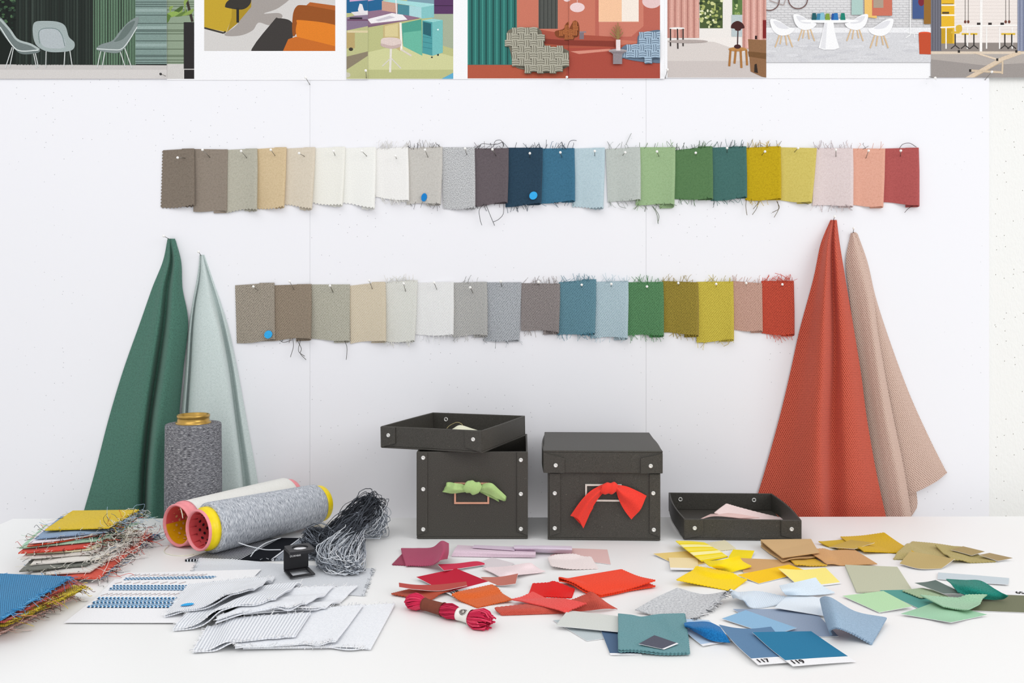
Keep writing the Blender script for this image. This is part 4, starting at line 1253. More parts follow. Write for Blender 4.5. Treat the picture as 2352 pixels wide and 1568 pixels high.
tag(mb.build('loose_thread', thread('#b9ab7c')), 'curled beige thread beside the cream scrap in the askew lid', 'thread')

# ------------------------------------------------------------------ bows
def bow(base, label, hexc, Y, parts, knot):
    m = fabric(hexc, 'plain')
    t = empty('fabric_bow', base, label, 'bow', 'fabric bows tied to the label holders')
    for nm, rows, pk in parts:
        G = net([[PY(a, b, Y - c * .001) for a, b, c in r] for r in rows], 33, 25)
        ph = len(nm) + rows[0][0][0] % 7
        G[:, :, 1] += .0011 * np.sin(np.linspace(0, 10, 25))[None, :] * np.linspace(1, .4, 33)[:, None]
        if pk: G = pinkit(G, pk, .0019)
        mb = MB(); sheet(mb, G, .0006)
        mb.build(nm, m, t)
    mb = MB()
    (kx, ky, kd), ax, L, r = knot
    o = Vector(PY(kx, ky, Y - kd * .001)); a = Vector((ax[0], 0, ax[1])).normalized()
    prof = [(-L, r * .45), (-L * .8, r * .8), (-L * .45, r), (0, r * .93), (L * .4, r * 1.04), (L * .8, r * .8), (L, r * .5)]
    prof = [tuple(p) for p in cr(prof, 33)]
    prof = [(s, q * (1 + .045 * math.sin(i * .62))) for i, (s, q) in enumerate(prof)]
    lathe(mb, o, a, prof, 28)
    V = mb.v[0]; V[:, 1] = o.y + (V[:, 1] - o.y) * .62
    V[:, 0] += (V[:, 2] - o.z) * .25
    mb.build('knot', m, t)

YL = -.134
bow(PY(1088, 1125, YL - .003), 'light green fabric bow tied round the copper label holder', '#b4d38b', YL,
    [('tail', [[(1028, 1107, 2), (1048, 1109, 6), (1066, 1113, 4)], [(1026, 1116, 5), (1046, 1118, 8), (1067, 1119, 5)], [(1022, 1124, 3), (1044, 1125, 9), (1068, 1125, 6)], [(1018, 1130, 2), (1040, 1133, 5), (1068, 1130, 3)]], 'l'),
     ('tail', [[(1100, 1118, 3), (1114, 1110, 5), (1130, 1109, 7), (1146, 1124, 6), (1162, 1138, 2)], [(1101, 1122, 6), (1114, 1119, 8), (1128, 1121, 9), (1143, 1132, 7), (1160, 1146, 4)], [(1100, 1128, 4), (1112, 1131, 5), (1126, 1136, 5), (1140, 1144, 5), (1156, 1150, 2)]], 'r'),
     ('tail', [[(1100, 1125, 1.5), (1118, 1128, 2), (1140, 1136, 2)], [(1104, 1131, 1.5), (1122, 1140, 2), (1144, 1151, 2)]], 'r')],
    ((1085, 1119, 6), (1, -.28), .0088, .0062))
YR = -.1385
bow(PY(1398, 1122, YR - .003), 'red fabric bow tied round the silver label holder', '#f5463a', YR,
    [('tail', [[(1384, 1113, 3), (1388, 1120, 6), (1387, 1130, 3)], [(1358, 1126, 4), (1370, 1134, 9), (1376, 1142, 4)], [(1334, 1150, 4), (1350, 1156, 10), (1362, 1164, 4)], [(1310, 1184, 2), (1328, 1192, 8), (1340, 1213, 3)]], ''),
     ('tail', [[(1414, 1112, 4), (1416, 1120, 8), (1415, 1128, 4)], [(1440, 1117, 4), (1432, 1136, 10), (1424, 1152, 4)], [(1466, 1128, 4), (1452, 1150, 8), (1436, 1174, 4)], [(1485, 1138, 3), (1470, 1170, 6), (1450, 1192, 3)]], ''),
     ('tail_lining', [[(1340, 1160, 1.5), (1356, 1166, 2), (1362, 1164, 2)], [(1318, 1188, 1.5), (1330, 1200, 2), (1337, 1208, 2)]], '')],
    ((1399, 1121, 7), (1, .05), .0080, .0058))

# ------------------------------------------------------------------ yarn bobbins
BRASS = plain('brass', '#c09a4e', .28, .5, .75)
cx, cy, cz = -.348, -.0790, .0005
t = empty('yarn_cone', (cx, cy, 0), 'upright dark grey marled yarn cone with a brass tube on top', 'yarn cone')
mb = MB()
pr = [(.0005, .0270), (.002, .0286), (.05, .0287), (.095, .0282), (.1045, .0281), (.1068, .0274), (.1072, .025), (.1072, .016)]
lathe(mb, (cx, cy, cz), (0, 0, 1), [tuple(p) for p in cr(pr, 60)], 96)
mb.build('wound_yarn', mat_yarn('yarn_dark_marl', '#434449', '#7d7e84', '#d0d1d4', 380, 1800, .40, .62), t)
mb = MB()
lathe(mb, (cx, cy, cz), (0, 0, 1), [(.1073, .0178), (.1088, .0178), (.1092, .0163), (.1135, .0160), (.1140, .0166), (.1160, .0166), (.1166, .0162), (.1164, .0150), (.1040, .0146), (.1030, 0.00001)], 64)
mb.build('brass_tube', BRASS, t)
# two-tone plastic cores
YEL = plain('plastic_yellow', '#f6da12', .35, .4)
PNK = plain('plastic_pink', '#f0949a', .35, .4)
RED = plain('plastic_coral', '#d9585b', .45, .3)
AMB = plain('plastic_amber', '#dfa60f', .45, .3)
HOLE = plain('hole_dark', '#3a2c2c', .8, .1)
HOLEL = plain('hole_light', '#e3b489', .8, .1)
def bobbin(origin, axis, L, r0, r1, ri, label, yarnmat, yarnname, outer, rim, inner, inner2, hole, end, hole_pat):
    a = Vector(axis).normalized()
    o = Vector(origin)
    t = empty('yarn_bobbin', (o.x, o.y, 0), label, 'yarn bobbin', 'yarn bobbins lying on the table')
    mb = MB()
    pr = [(.0105, ri + .001), (.0108, r0 * .93), (.0125, r0), (L * .5, (r0 + r1) / 2 * 1.01), (L - .003, r1), (L - .0012, r1 * .95), (L - .001, ri * .95)]
    pts = [pr[0], pr[1]] + [tuple(p) for p in cr(pr[2:5], 40)] + pr[5:]
    lathe(mb, o, a, pts, 96)
    mb.build(yarnname, yarnmat, t)
    mb = MB()   # flanged end of the tube, stepped collar
    lathe(mb, o, a, [(0.0004, ri * .985), (0, ri * 1.00), (.0012, ri * 1.03), (.0034, ri * 1.03), (.0058, ri * 1.06), (.0066, ri * 1.10), (.0104, ri * 1.10), (.0106, ri * 1.0)], 72)
    mb.build('collar', outer, t)
    mb = MB()   # rounded rim
    lathe(mb, o, a, [(.0012, ri * 1.035), (-.0006, ri * 1.03), (-.0014, ri * .985), (-.0008, ri * .93), (.0016, ri * .91)], 72)
    mb.build('rim', rim, t)
    e1 = a.cross(Vector((0, 0, 1))).normalized(); e2 = a.cross(e1)
    mb = MB()   # inside of the tube
    seg = 72
    nL = 24
    V, fc, mt = [], [], []
    for i in range(nL + 1):
        s = .0012 + (L - .004) * i / nL
        rr = ri * .91 - .0012 * min(1, i / 3)
        for j in range(seg):
            th = 2 * math.pi * j / seg
            V.append(tuple(o + a * s + (e1 * math.cos(th) + e2 * math.sin(th)) * rr))
    for i in range(nL):
        for j in range(seg):
            j2 = (j + 1) % seg
            fc.append((i * seg + j, i * seg + j2, (i + 1) * seg + j2, (i + 1) * seg + j))
            zmid = (V[i * seg + j][2] + V[i * seg + j2][2]) / 2 - o.z
            mt.append(1 if zmid < -.001 else 0)
    mb.add(V, fc, mt)
    inn = mb.build('tube_inside', [inner, inner2], t)
    mb = MB()   # perforation of the tube wall
    rr = ri * .91 - .0016
    for ring in range(9):
        s = .0075 + ring * .0040
        for j in range(12):
            th = 2 * math.pi * (j + .5 * (ring % 2)) / 12
            c0 = o + a * s + (e1 * math.cos(th) + e2 * math.sin(th)) * rr
            tx = -e1 * math.sin(th) + e2 * math.cos(th)
            hx, hy = (.0013, .0014) if ring else (.0009, .0003)
            n = 12
            P = [tuple(c0 + a * (hx * math.cos(q)) + tx * (hy * math.sin(q))) for q in np.linspace(0, 2 * math.pi, n, endpoint=False)]
            mb.add(P, [tuple(range(n))], 0, smooth=False)
    mb.build('perforation', hole, inn)
    if hole_pat:
        mb = MB()
        for j in range(14):
            th = 2 * math.pi * j / 14
            c0 = o + a * .0022 + (e1 * math.cos(th) + e2 * math.sin(th)) * (ri * .905)
            c1 = o + a * .0085 + (e1 * math.cos(th) + e2 * math.sin(th)) * (ri * .91 - .0012)
            tube(mb, [c0, c1], .0003, 4)
        mb.build('rib', plain('plastic_deep', '#c23b44', .5, .3), inn)
    mb = MB()   # far flange
    lathe(mb, o, a, [(L - .001, r1 * .72), (L, end[1]), (L + .0015, end[1] * 1.02), (L + .006, end[1] * 1.0), (L + .0072, end[1] * .95), (L + .0074, end[1] * .8), (L + .001, end[1] * .78)], 72)
    mb.build('far_collar', end[0], t)
    return t
YGREY = mat_yarn('yarn_grey_marl', '#757b85', '#b7bcc5', '#eceef2', 230, 1700, .38, .60)
YWHITE = mat_yarn('yarn_white', '#e6e5df', '#f1f0eb', '#f6f5f0', 200, 1700, .3, .7)
gb = bobbin((-.2978, -.1998, .0262), (.583, .812, -.018), .140, .0236, .0208, .0183, 'grey marled yarn bobbin with a yellow collar lying in front', YGREY, 'wound_yarn', YEL, PNK, RED, RED, HOLE, (YEL, .0186), True)
mb = MB()
tube(mb, [PY(548, 1246, -.222), PY(566, 1252, -.226), PY(590, 1258, -.222), PY(612, 1262, -.21), PY(645, 1262, -.205)], .00045, 5, 0, 24)
tube(mb, [PY(645, 1235, -.17), PY(612, 1246, -.2), PY(588, 1262, -.215), PY(575, 1278, -.22)], .00045, 5, 0, 24)
mb.build('loose_thread', thread('#d9dde2'), gb)
wb = bobbin((-.3312, -.1640, .0216), (.500, .866, .0), .143, .0214, .0207, .0198, 'white yarn bobbin with a pink collar lying behind the grey one', YWHITE, 'wound_yarn', PNK, PNK, RED, AMB, HOLEL, (PNK, .0180), False)
mb = MB()
tube(mb, [TP(388, 1252, .001), TP(377, 1264, .0006), TP(386, 1272, .0005), TP(415, 1276, .0005), TP(445, 1273, .0006)], .0004, 5, 0, 26)
tube(mb, [PY(412, 1160, -.158), PY(417, 1174, -.172), PY(420, 1190, -.176)], .0004, 5, 0, 12)
mb.build('loose_thread', thread('#ecead9'), wb)

# ------------------------------------------------------------------ hank of grey yarn
t = empty('yarn_hank', TP(790, 1245, 0), 'loose tangled hank of dark and pale grey yarn beside the bobbin', 'yarn hank')
def strands(nm, spines, n, spread, r, mats, lift=0.0, cut=False):
    mb = MB(); rng = np.random.default_rng(len(nm) * 17 + n)
    for i in range(n):
        sp = spines[int(rng.integers(0, len(spines)))]
        P = np.array([TP(a, b, Y) for a, b, Y in sp])
        k = len(P)
        prof = .35 + .65 * np.sin(np.linspace(0.15, math.pi - .15, k))
        o = rng.normal(0, spread, (1, 3)) * prof[:, None] + rng.normal(0, spread * .45, (k, 3))
        Q = P + o
        a, b = sorted(rng.uniform(0, 1, 2)) if cut else (0, 1)
        Q = cr(Q, 40)
        if cut:
            lo, hi = int(a * 14), 40 - int((1 - b) * 10)
            Q = Q[lo:hi]
        Q += rng.normal(0, .00025, Q.shape)
        Q[:, 2] = np.maximum(Q[:, 2], .0026 + rng.uniform(0, .002))
        tube(mb, Q, r * rng.uniform(.8, 1.2), 4, int(rng.integers(0, len(mats))))
    mb.build(nm, mats, t)['kind'] = 'stuff'
dk = [thread('#36393f'), thread('#4a4e55'), thread('#5c6068'), thread('#2a2c31')]
md = [thread('#50545c'), thread('#6d727b'), thread('#8b919b'), thread('#3c4047')]
lt = [thread('#a9afb8'), thread('#c6ccd4'), thread('#dfe3e8'), thread('#7d838c')]
darkspines = [[(722, 1262, .006), (742, 1238, .011), (772, 1212, .018), (806, 1182, .026), (834, 1160, .031), (852, 1151, .033), (864, 1160, .031), (848, 1180, .026), (818, 1198, .021), (786, 1220, .016), (752, 1246, .009)],
              [(730, 1270, .005), (750, 1245, .010), (782, 1222, .016), (812, 1196, .022), (836, 1172, .027), (850, 1158, .031), (842, 1176, .026), (812, 1206, .019), (776, 1234, .012)]]
strands('dark_yarn', darkspines, 260, .0042, .00036, dk)
midspines = [[(704, 1228, .010), (722, 1222, .012), (748, 1236, .012), (766, 1258, .008), (744, 1274, .005), (718, 1262, .006), (703, 1244, .008)],
             [(748, 1268, .006), (766, 1240, .013), (792, 1222, .016), (820, 1206, .020), (804, 1232, .014), (772, 1256, .008)]]
strands('grey_yarn', midspines, 210, .0042, .00036, md)
paleup = [[(816, 1222, .010), (820, 1198, .018), (838, 1180, .022), (860, 1178, .022), (875, 1194, .018), (872, 1212, .012), (852, 1222, .008), (826, 1224, .008)],
          [(810, 1216, .012), (834, 1188, .022), (854, 1172, .026), (866, 1186, .022), (852, 1208, .014), (822, 1224, .008)]]
strands('pale_yarn', paleup, 150, .0038, .00035, lt)
palelow = [[(822, 1212, .016), (796, 1226, .016), (770, 1250, .013), (752, 1276, .009), (758, 1298, .005), (782, 1296, .006), (804, 1268, .012), (822, 1238, .014)],
           [(824, 1222, .014), (816, 1250, .014), (806, 1278, .010), (796, 1308, .004), (812, 1304, .004), (824, 1276, .009), (828, 1246, .012)],
           [(812, 1218, .015), (784, 1244, .014), (760, 1274, .009), (768, 1304, .004), (794, 1312, .003), (820, 1292, .006)],
           [(818, 1232, .014), (798, 1262, .014), (778, 1290, .008), (800, 1314, .003), (822, 1306, .004)]]
strands('grey_yarn', palelow, 90, .0034, .00035, md)
strands('pale_yarn', palelow, 260, .0044, .00036, lt + [thread('#c6ccd4'), thread('#eef0f3')], cut=True)
mb = MB()
for pts in ([(862, 1172, .024), (874, 1163, .028), (892, 1166, .027), (898, 1180, .022), (884, 1190, .018)], [(870, 1212, .008), (880, 1200, .012), (866, 1222, .005), (838, 1226, .006), (812, 1218, .010)],
            [(766, 1262, .010), (744, 1282, .006), (730, 1298, .003), (726, 1303, .0025)], [(770, 1268, .010), (748, 1290, .005), (738, 1302, .0025)],
            [(766, 1284, .008), (758, 1302, .003), (752, 1316, .0025)], [(800, 1290, .006), (820, 1298, .004), (834, 1286, .004)]):
    Q = cr([TP(*p) for p in pts], 26); Q[:, 2] = np.maximum(Q[:, 2], .0025)
    tube(mb, Q, .00036, 5)
mb.build('loose_thread', thread('#b9bec6'), t)['kind'] = 'stuff'

# ------------------------------------------------------------------ folding magnifier (linen tester)
BLK = plain('black_enamel', '#1f1f23', .45, .4)
BLK2 = plain('black_enamel_edge', '#3a322e', .4, .4)
TA = Matrix.Translation((-.2070, -.2450, .0024)) @ Matrix.Rotation(math.radians(29), 4, 'Z')
t = empty('folding_magnifier', (-.2, -.24, .0024), 'small black folding linen magnifier standing on the grey cloth', 'magnifier')
w, dpt, hh = .0214, .0225, .0222
mb = MB()   # top plate with a round opening
n = 40
cxl, cyl, rl = w * .53, -dpt * .47, .0068
outer = []
for k in range(n):
    a = 2 * math.pi * k / n
    dx, dy = math.cos(a), math.sin(a)
    hx, hy = w / 2, dpt / 2
    s = min(((hx + (cxl - hx) * (-1 if dx > 0 else 1)) / abs(dx)) if abs(dx) > 1e-6 else 9, 9)
    sx1 = ((w - cxl) if dx > 0 else cxl) / abs(dx) if abs(dx) > 1e-6 else 9
    sy1 = ((0 - cyl) if dy > 0 else (cyl + dpt)) / abs(dy) if abs(dy) > 1e-6 else 9
    s = min(sx1, sy1)
    outer.append((cxl + dx * s, cyl + dy * s))
V = []
for z in (hh, hh - .0026):
    V += [tuple(TA @ Vector((cxl + rl * math.cos(2 * math.pi * k / n), cyl + rl * math.sin(2 * math.pi * k / n), z))) for k in range(n)]
    V += [tuple(TA @ Vector((p[0], p[1], z))) for p in outer]
f = []
for k in range(n):
    j = (k + 1) % n
    f += [(k, n + k, n + j, j), (2 * n + k, 2 * n + j, 3 * n + j, 3 * n + k), (k, j, 2 * n + j, 2 * n + k), (n + k, 3 * n + k, 3 * n + j, n + j)]
mb.add(V, f, smooth=False)
mb.build('top_plate', BLK, t)
mb = MB(); mb.box((0, -.0008, .0014), (w, .0008, hh - .0027), TA)
bevel(mb.build('back_plate', BLK, t), .0003)
mb = MB(); mb.box((0, -dpt, 0), (.0032, 0, .0013), TA); mb.box((w - .0032, -dpt, 0), (w, 0, .0013), TA); mb.box((.0032, -dpt, 0), (w - .0032, -dpt + .0035, .0013), TA); mb.box((.0032, -.0050, 0), (w - .0032, 0, .0013), TA)
bevel(mb.build('base_plate', BLK, t), .0003)
mb = MB()
for z in (.0018, hh - .0030):
    p0, p1 = TA @ Vector((.001, .0004, z)), TA @ Vector((w - .001, .0004, z))
    tube(mb, [p0, p1], .0010, 8)
mb.build('hinge_pin', BLK2, t)
mb = MB()
lathe(mb, TA @ Vector((cxl, cyl, hh - .0024)), (0, 0, 1), [(0, .0001), (.0002, .0040), (.0006, rl - .0002), (.0012, rl - .0002), (.0016, .0045), (.0019, .0001)], 40)
gl = NT('lens_glass'); gl.b.inputs['Transmission Weight'].default_value = .75; gl.b.inputs['IOR'].default_value = 1.45
lo = mb.build('lens', gl.done((.95, .96, .97, 1), .05, .5), t)
mb = MB()
o = TA @ Vector((.0050, -.0010, .0118)); R3x = TA.to_3x3()
put_text(mb, 'DORNIER', .0026, o, R3x @ Vector((1, 0, 0)), R3x @ Vector((0, 0, 1)), 0, .00006)
mb.build('white_lettering', plain('white_paint', '#f2f2f2', .6, .3), t)

# ------------------------------------------------------------------ embroidery thread skein
t = empty('thread_skein', TP(1035, 1400, 0), 'crimson embroidery thread skein with brown and white paper bands', 'thread skein')
A = np.array(TP(935, 1376, .0062)); B = np.array(TP(1122, 1429, .0050))
ax = (B - A); LEN = np.linalg.norm(ax); ax /= LEN
s1 = np.cross(ax, [0, 0, 1.0]); s1 /= np.linalg.norm(s1); s2 = np.cross(s1, ax)
PR = np.array([(0, .0012), (.03, .0048), (.09, .0074), (.15, .0066), (.20, .0042), (.25, .0036), (.44, .0038), (.48, .0050), (.54, .0062), (.60, .0052), (.645, .0040), (.70, .0038), (.77, .0040), (.82, .0064), (.90, .0092), (.97, .0082), (1.0, .0050)])
def skein(nm, t0, t1, n, hexes, twist, loops):
    mb = MB(); rng = np.random.default_rng(n)
    ms = [thread(h) for h in hexes]
    for i in range(n):
        th0 = 2 * math.pi * (i + rng.uniform(-.3, .3)) / (n * .62)
        dep = .97 if i < n * .62 else .62
        ss = np.linspace(t0, t1 + rng.uniform(-.05, .03) * loops, 26)
        rr = np.interp(ss, PR[:, 0], PR[:, 1]) * dep * (1 + rng.normal(0, .05))
        th = th0 + twist * (ss - t0) + rng.normal(0, .008, 26)
        Q = A + ax * (ss * LEN)[:, None] + s1 * (rr * np.cos(th))[:, None] + s2 * (rr * .82 * np.sin(th))[:, None]
        if loops:
            Q[-6:] += (s1 * rng.normal(0, .0012) + ax * rng.normal(0, .0015)) * np.linspace(0, 1, 6)[:, None]
        Q[:, 2] = np.maximum(Q[:, 2], .0012)
        tube(mb, cr(Q, 40), .00062, 5, int(rng.integers(0, len(ms))))
    return mb.build(nm, ms, t)
CR = ['#d9375a', '#e04a68', '#c52a4c', '#cf3155']
skein('looped_thread', .0, .25, 48, CR, 5.0, 0)
skein('bunched_thread', .44, .66, 44, ['#b92a48', '#c93353', '#a82340'], 4.0, 0)
skein('loose_thread_end', .78, 1.0, 64, CR, 2.0, 1)
def band(nm, t0, t1, m, k=1.13):
    mb = MB()
    pr = [(s * LEN, float(np.interp(s, PR[:, 0], PR[:, 1])) * k) for s in np.linspace(t0, t1, 12)]
    pr = [(pr[0][0], pr[0][1] - .0006)] + pr + [(pr[-1][0], pr[-1][1] - .0006)]
    lathe(mb, A, ax, pr, 40)
    V = mb.v[0]; V[:, 2] = np.maximum(V[:, 2], .0010)
    return mb.build(nm, m, t)
o = band('paper_band', .22, .46, plain('band_brown', '#7a4030', .6, .2), 1.22); o['label'] = 'glossy brown paper band'
o = band('paper_band', .645, .80, plain('band_white', '#efece4', .6, .2), 1.16); o['label'] = 'white paper band with an oval emblem'
mb = MB()   # oval emblem printed on the white band
def onband(s, th):
    r = float(np.interp(s, PR[:, 0], PR[:, 1])) * 1.16 + .00012
    return A + ax * s * LEN + s1 * r * math.cos(th) + s2 * r * math.sin(th)
thc, sc = 2.0 - .35, .725
EMB = [plain('emblem_ink', '#4a4240', .7, .2), plain('emblem_pale', '#cfc8c0', .7, .2)]
sgn = 1 if (s1 @ np.array([0, -1, 0])) > 0 else -1
thc = math.radians(58) if sgn > 0 else math.radians(122)
for (rs, rt, mi, lift) in ((.040, .62, 0, 0), (.034, .52, 1, .00005), (.029, .44, 0, .0001)):
    n = 28
    P = [onband(sc + rs * math.cos(a), thc + rt * math.sin(a)) + (s2 * math.sin(thc) + s1 * math.cos(thc)) * lift for a in np.linspace(0, 2 * math.pi, n, endpoint=False)]
    mb.add(P, [tuple(range(n))], mi, smooth=False)
for k in range(5):
    a0 = -.6 + k * .3
    P = [onband(sc + .022 * math.cos(q) * a0, thc + .30 * math.sin(q) - .05) + (s2 * math.sin(thc) + s1 * math.cos(thc)) * .00022 for q in np.linspace(-1.2, 1.2, 7)]
    tube(mb, P, .00010, 4, 1)
mb.build('printed_emblem', EMB, o)
# ------------------------------------------------------------------ samples on the table
CELL = .0015
HX0, HY0 = -.80, -.62
HF = np.zeros((int(.66 / CELL), int(1.7 / CELL)))
def dil(A, r):
    B = A.copy()
    for _ in range(r):
        Q = B.copy()
        Q[1:] = np.maximum(Q[1:], B[:-1]); Q[:-1] = np.maximum(Q[:-1], B[1:])
        B2 = Q.copy()
        B2[:, 1:] = np.maximum(B2[:, 1:], Q[:, :-1]); B2[:, :-1] = np.maximum(B2[:, :-1], Q[:, 1:])
        B = B2
    return B
def blur(A, r):
    P = np.pad(A, r, mode='edge'); out = np.zeros_like(A); c = 0
    for i in range(2 * r + 1):
        for j in range(2 * r + 1):
            out += P[i:i + A.shape[0], j:j + A.shape[1]]; c += 1
    return out / c
def look(G, X, Y):
    i = np.clip(((Y - HY0) / CELL).astype(int), 0, G.shape[0] - 1)
    j = np.clip(((X - HX0) / CELL).astype(int), 0, G.shape[1] - 1)
    return G[i, j]
def stamp(P):
    i = ((P[..., 1] - HY0) / CELL).astype(int).ravel(); j = ((P[..., 0] - HX0) / CELL).astype(int).ravel(); z = P[..., 2].ravel()
    for di in (-1, 0, 1):
        for dj in (-1, 0, 1):
            a, b = i + di, j + dj
            ok = (a >= 0) & (a < HF.shape[0]) & (b >= 0) & (b < HF.shape[1])
            np.maximum.at(HF, (a[ok], b[ok]), z[ok])
def unproj(px, py, z):
    d = F * (H - z) / (py - VY)
    return np.stack([(px - VX) * d / F, d - 1, z], -1)
def gdil(A):
    P = np.pad(A, 1, mode='edge')
    return np.maximum.reduce([P[1:-1, 1:-1], P[:-2, 1:-1], P[2:, 1:-1], P[1:-1, :-2], P[1:-1, 2:]])
def lay(G, gap, soft=2, rigid=False, cap=.0026, stiff=False):
    """rest the sheet (px,py,z m) on whatever already lies there"""
    px, py, zs = G[..., 0], G[..., 1], G[..., 2]
    HD = blur(dil(HF, soft + 1), soft)
    c = 0.0
    for _ in range(4):
        P = unproj(px, py, zs + c)
        up = np.clip(look(HD, P[..., 0], P[..., 1]) + gap - zs, 0, cap)
        if rigid: up = up * 0 + up.max()
        if up.max() > 1e-5 and stiff:
            # a card stays flat: it tilts on what lies under it
            vv, uu = np.meshgrid(np.linspace(-1, 1, up.shape[0]), np.linspace(-1, 1, up.shape[1]), indexing='ij')
            M = np.stack([np.ones(up.size), uu.ravel(), vv.ravel()], 1)
            co = np.linalg.lstsq(M, up.ravel(), rcond=None)[0]
            pl = (M @ co).reshape(up.shape)
            pl = pl + float(np.percentile(up - pl, 93))
            up = np.maximum(pl, 0)
        elif up.max() > 1e-5 and not rigid:
            for _k in range(2): up = gdil(up)
            up = blur(up, 2)
        c = float(up.mean())
    P[..., 2] = zs + up
    return P

def fold2(P, gap, edge):
    """P is the upper leaf; adds a lower leaf joined along one edge"""
    n = 6
    def arc(e0, inner, r):
        d = e0 - inner; d[:, 2] = 0
        d /= np.linalg.norm(d, axis=1, keepdims=True) + 1e-9
        out = []
        for a in np.linspace(0, math.pi, n)[1:-1]:
            q = e0 + d * (r * math.sin(a))[:, None]
            q[:, 2] -= r * (1 - math.cos(a))
            out.append(q)
        return out
    bot = P.copy(); bot[..., 2] -= gap
    if edge == 'b':
        a = np.array(arc(P[0].copy(), P[1], gap[0] / 2))
        return np.concatenate([bot[::-1], a[::-1], P])
    if edge == 'f':
        a = np.array(arc(P[-1].copy(), P[-2], gap[-1] / 2))
        return np.concatenate([P, a, bot[::-1]])
    if edge == 'l':
        a = np.swapaxes(np.array(arc(P[:, 0].copy(), P[:, 1], gap[:, 0] / 2)), 0, 1)
        return np.concatenate([bot[:, ::-1], a[:, ::-1], P], axis=1)
    a = np.swapaxes(np.array(arc(P[:, -1].copy(), P[:, -2], gap[:, -1] / 2)), 0, 1)
    return np.concatenate([P, a, bot[:, ::-1]], axis=1)

def sample(name, label, cat, group, pts, mat, t=.0008, pink='', fold=None, gap=.0022, strip=None, smat=None, soft=2, rigid=False, bot=None,
           lift=0, text=None, fray=None, wave=0, tooth=.0029, mats2=None, dot=None, stampit=True, fr=.00024, cap=.0026, stiff=False):
    """pts rows back->front, each point (px, py, z mm)"""
    A = np.array(pts, float)
    A[..., 2] *= .001
    rough = unproj(A[..., 0], A[..., 1], A[..., 2])
    wu = np.linalg.norm(np.diff(rough, axis=1), axis=2).sum(1).max(); wv = np.linalg.norm(np.diff(rough, axis=0), axis=2).sum(0).max()
    nu = 2 * max(6, round(wu / tooth)) + 1; nv = 2 * max(6, round(wv / tooth)) + 1
    G = net(A, nv, nu)
    if wave:
        u, v = np.meshgrid(np.linspace(0, 1, nu), np.linspace(0, 1, nv))
        ph = A[0, 0, 0] % 6
        G[..., 2] += .001 * wave * (np.sin(u * 7 + ph) * np.cos(v * 5 + ph * 2) + 1) * .5
    lo = t + .0003 + (gap if fold else 0) + lift * .001
    G[..., 2] = np.maximum(G[..., 2], lo)
    P = lay(G, lo, soft, rigid, cap, stiff)
    if fold:
        HD = blur(dil(HF, 2), 2)
        ga = np.clip(P[..., 2] - (look(HD, P[..., 0], P[..., 1]) + t + .0003), gap * .6, .012)
        ga = blur(ga, 2)
    if stampit: stamp(P)
    Q = pinkit(P, pink, .0010) if pink else P
    mm = [mat, smat or WHITE_PAPER] + (mats2 or [])
    mask = None
    if strip: mask = strip
    U = None
    if fold:
        Q = fold2(Q, ga, fold)
        if 'f' in pink and fold == 'b': Q[1:3, 1::2] += 0
    mb = MB(); sheet(mb, Q, t, arcs(Q), 0, 0 if bot is None else 1, 0 if bot is None else 1, mask)
    root = None
    if text or fray or dot:
        c = P[nv // 2, nu // 2]
        root = empty(name, (c[0], c[1], float(P[..., 2].min()) - lo), label, cat, group)
        o = mb.build('card' if 'card' in name else 'cloth', mm, root)
    else:
        o = mb.build(name, mm); tag(o, label, cat, group)
    if text:
        body, u0, v0, size, flip = text
        def at(u, v):
            i, j = v * (nv - 1), u * (nu - 1)
            i0, j0 = min(int(i), nv - 2), min(int(j), nu - 2)
            a, b = i - i0, j - j0
            return (P[i0, j0] * (1 - a) * (1 - b) + P[i0 + 1, j0] * a * (1 - b) + P[i0, j0 + 1] * (1 - a) * b + P[i0 + 1, j0 + 1] * a * b)
        p0 = at(u0, v0)
        ex = at(min(u0 + .1, 1), v0) - p0; ex /= np.linalg.norm(ex)
        ey = at(u0, max(v0 - .1, 0)) - p0; ey -= ex * (ex @ ey); ey /= np.linalg.norm(ey)
        nn = np.cross(ex, ey)
        if flip: ex, ey = -ex, -ey
        m2 = MB(); put_text(m2, body, size, p0 + nn * .00035, ex, ey, 0, size * .026)
        m2.build('printed_number', INK, root)
    if fray:
        m2 = MB(); rng = np.random.default_rng(abs(int(A[0, 0, 0])) + 3)
        for (edge, n, L, hexes, curl) in fray:
            E = {'b': P[0], 'f': P[-1], 'l': P[:, 0], 'r': P[:, -1]}[edge]
            I = {'b': P[2], 'f': P[-3], 'l': P[:, 2], 'r': P[:, -3]}[edge]
            d = (E - I).mean(0); d /= np.linalg.norm(d)
            k = len(m2.v)
            frays(m2, E, d, n, L, fr, hexes, curl, .45, rng)
        for V in m2.v: V[:, 2] = np.maximum(V[:, 2], .0007)
        allm = fray[0][3]
        m2.build('frayed_threads', [thread(h) for h in allm], root)['kind'] = 'stuff'
    if dot:
        m2 = MB(); i, j, r = dot
        n = 24
        V = []
        for a in np.linspace(0, 2 * math.pi, n, endpoint=False):
            u, v = (j + r * math.cos(a) / wu) * (nu - 1), (i + r * math.sin(a) / wv) * (nv - 1)
            i0, j0 = int(np.clip(v, 0, nv - 2)), int(np.clip(u, 0, nu - 2)); fb, fa = u - j0, v - i0
            V.append(P[i0, j0] * (1 - fa) * (1 - fb) + P[i0 + 1, j0] * fa * (1 - fb) + P[i0, j0 + 1] * (1 - fa) * fb + P[i0 + 1, j0 + 1] * fa * fb + np.array([0, 0, .0009]))
        V.reverse()
        m2.add(V, [tuple(range(n))], 0, smooth=False)
        ob = m2.build('round_sticker', DOT, root); ob['label'] = 'round blue sticker'
    return P

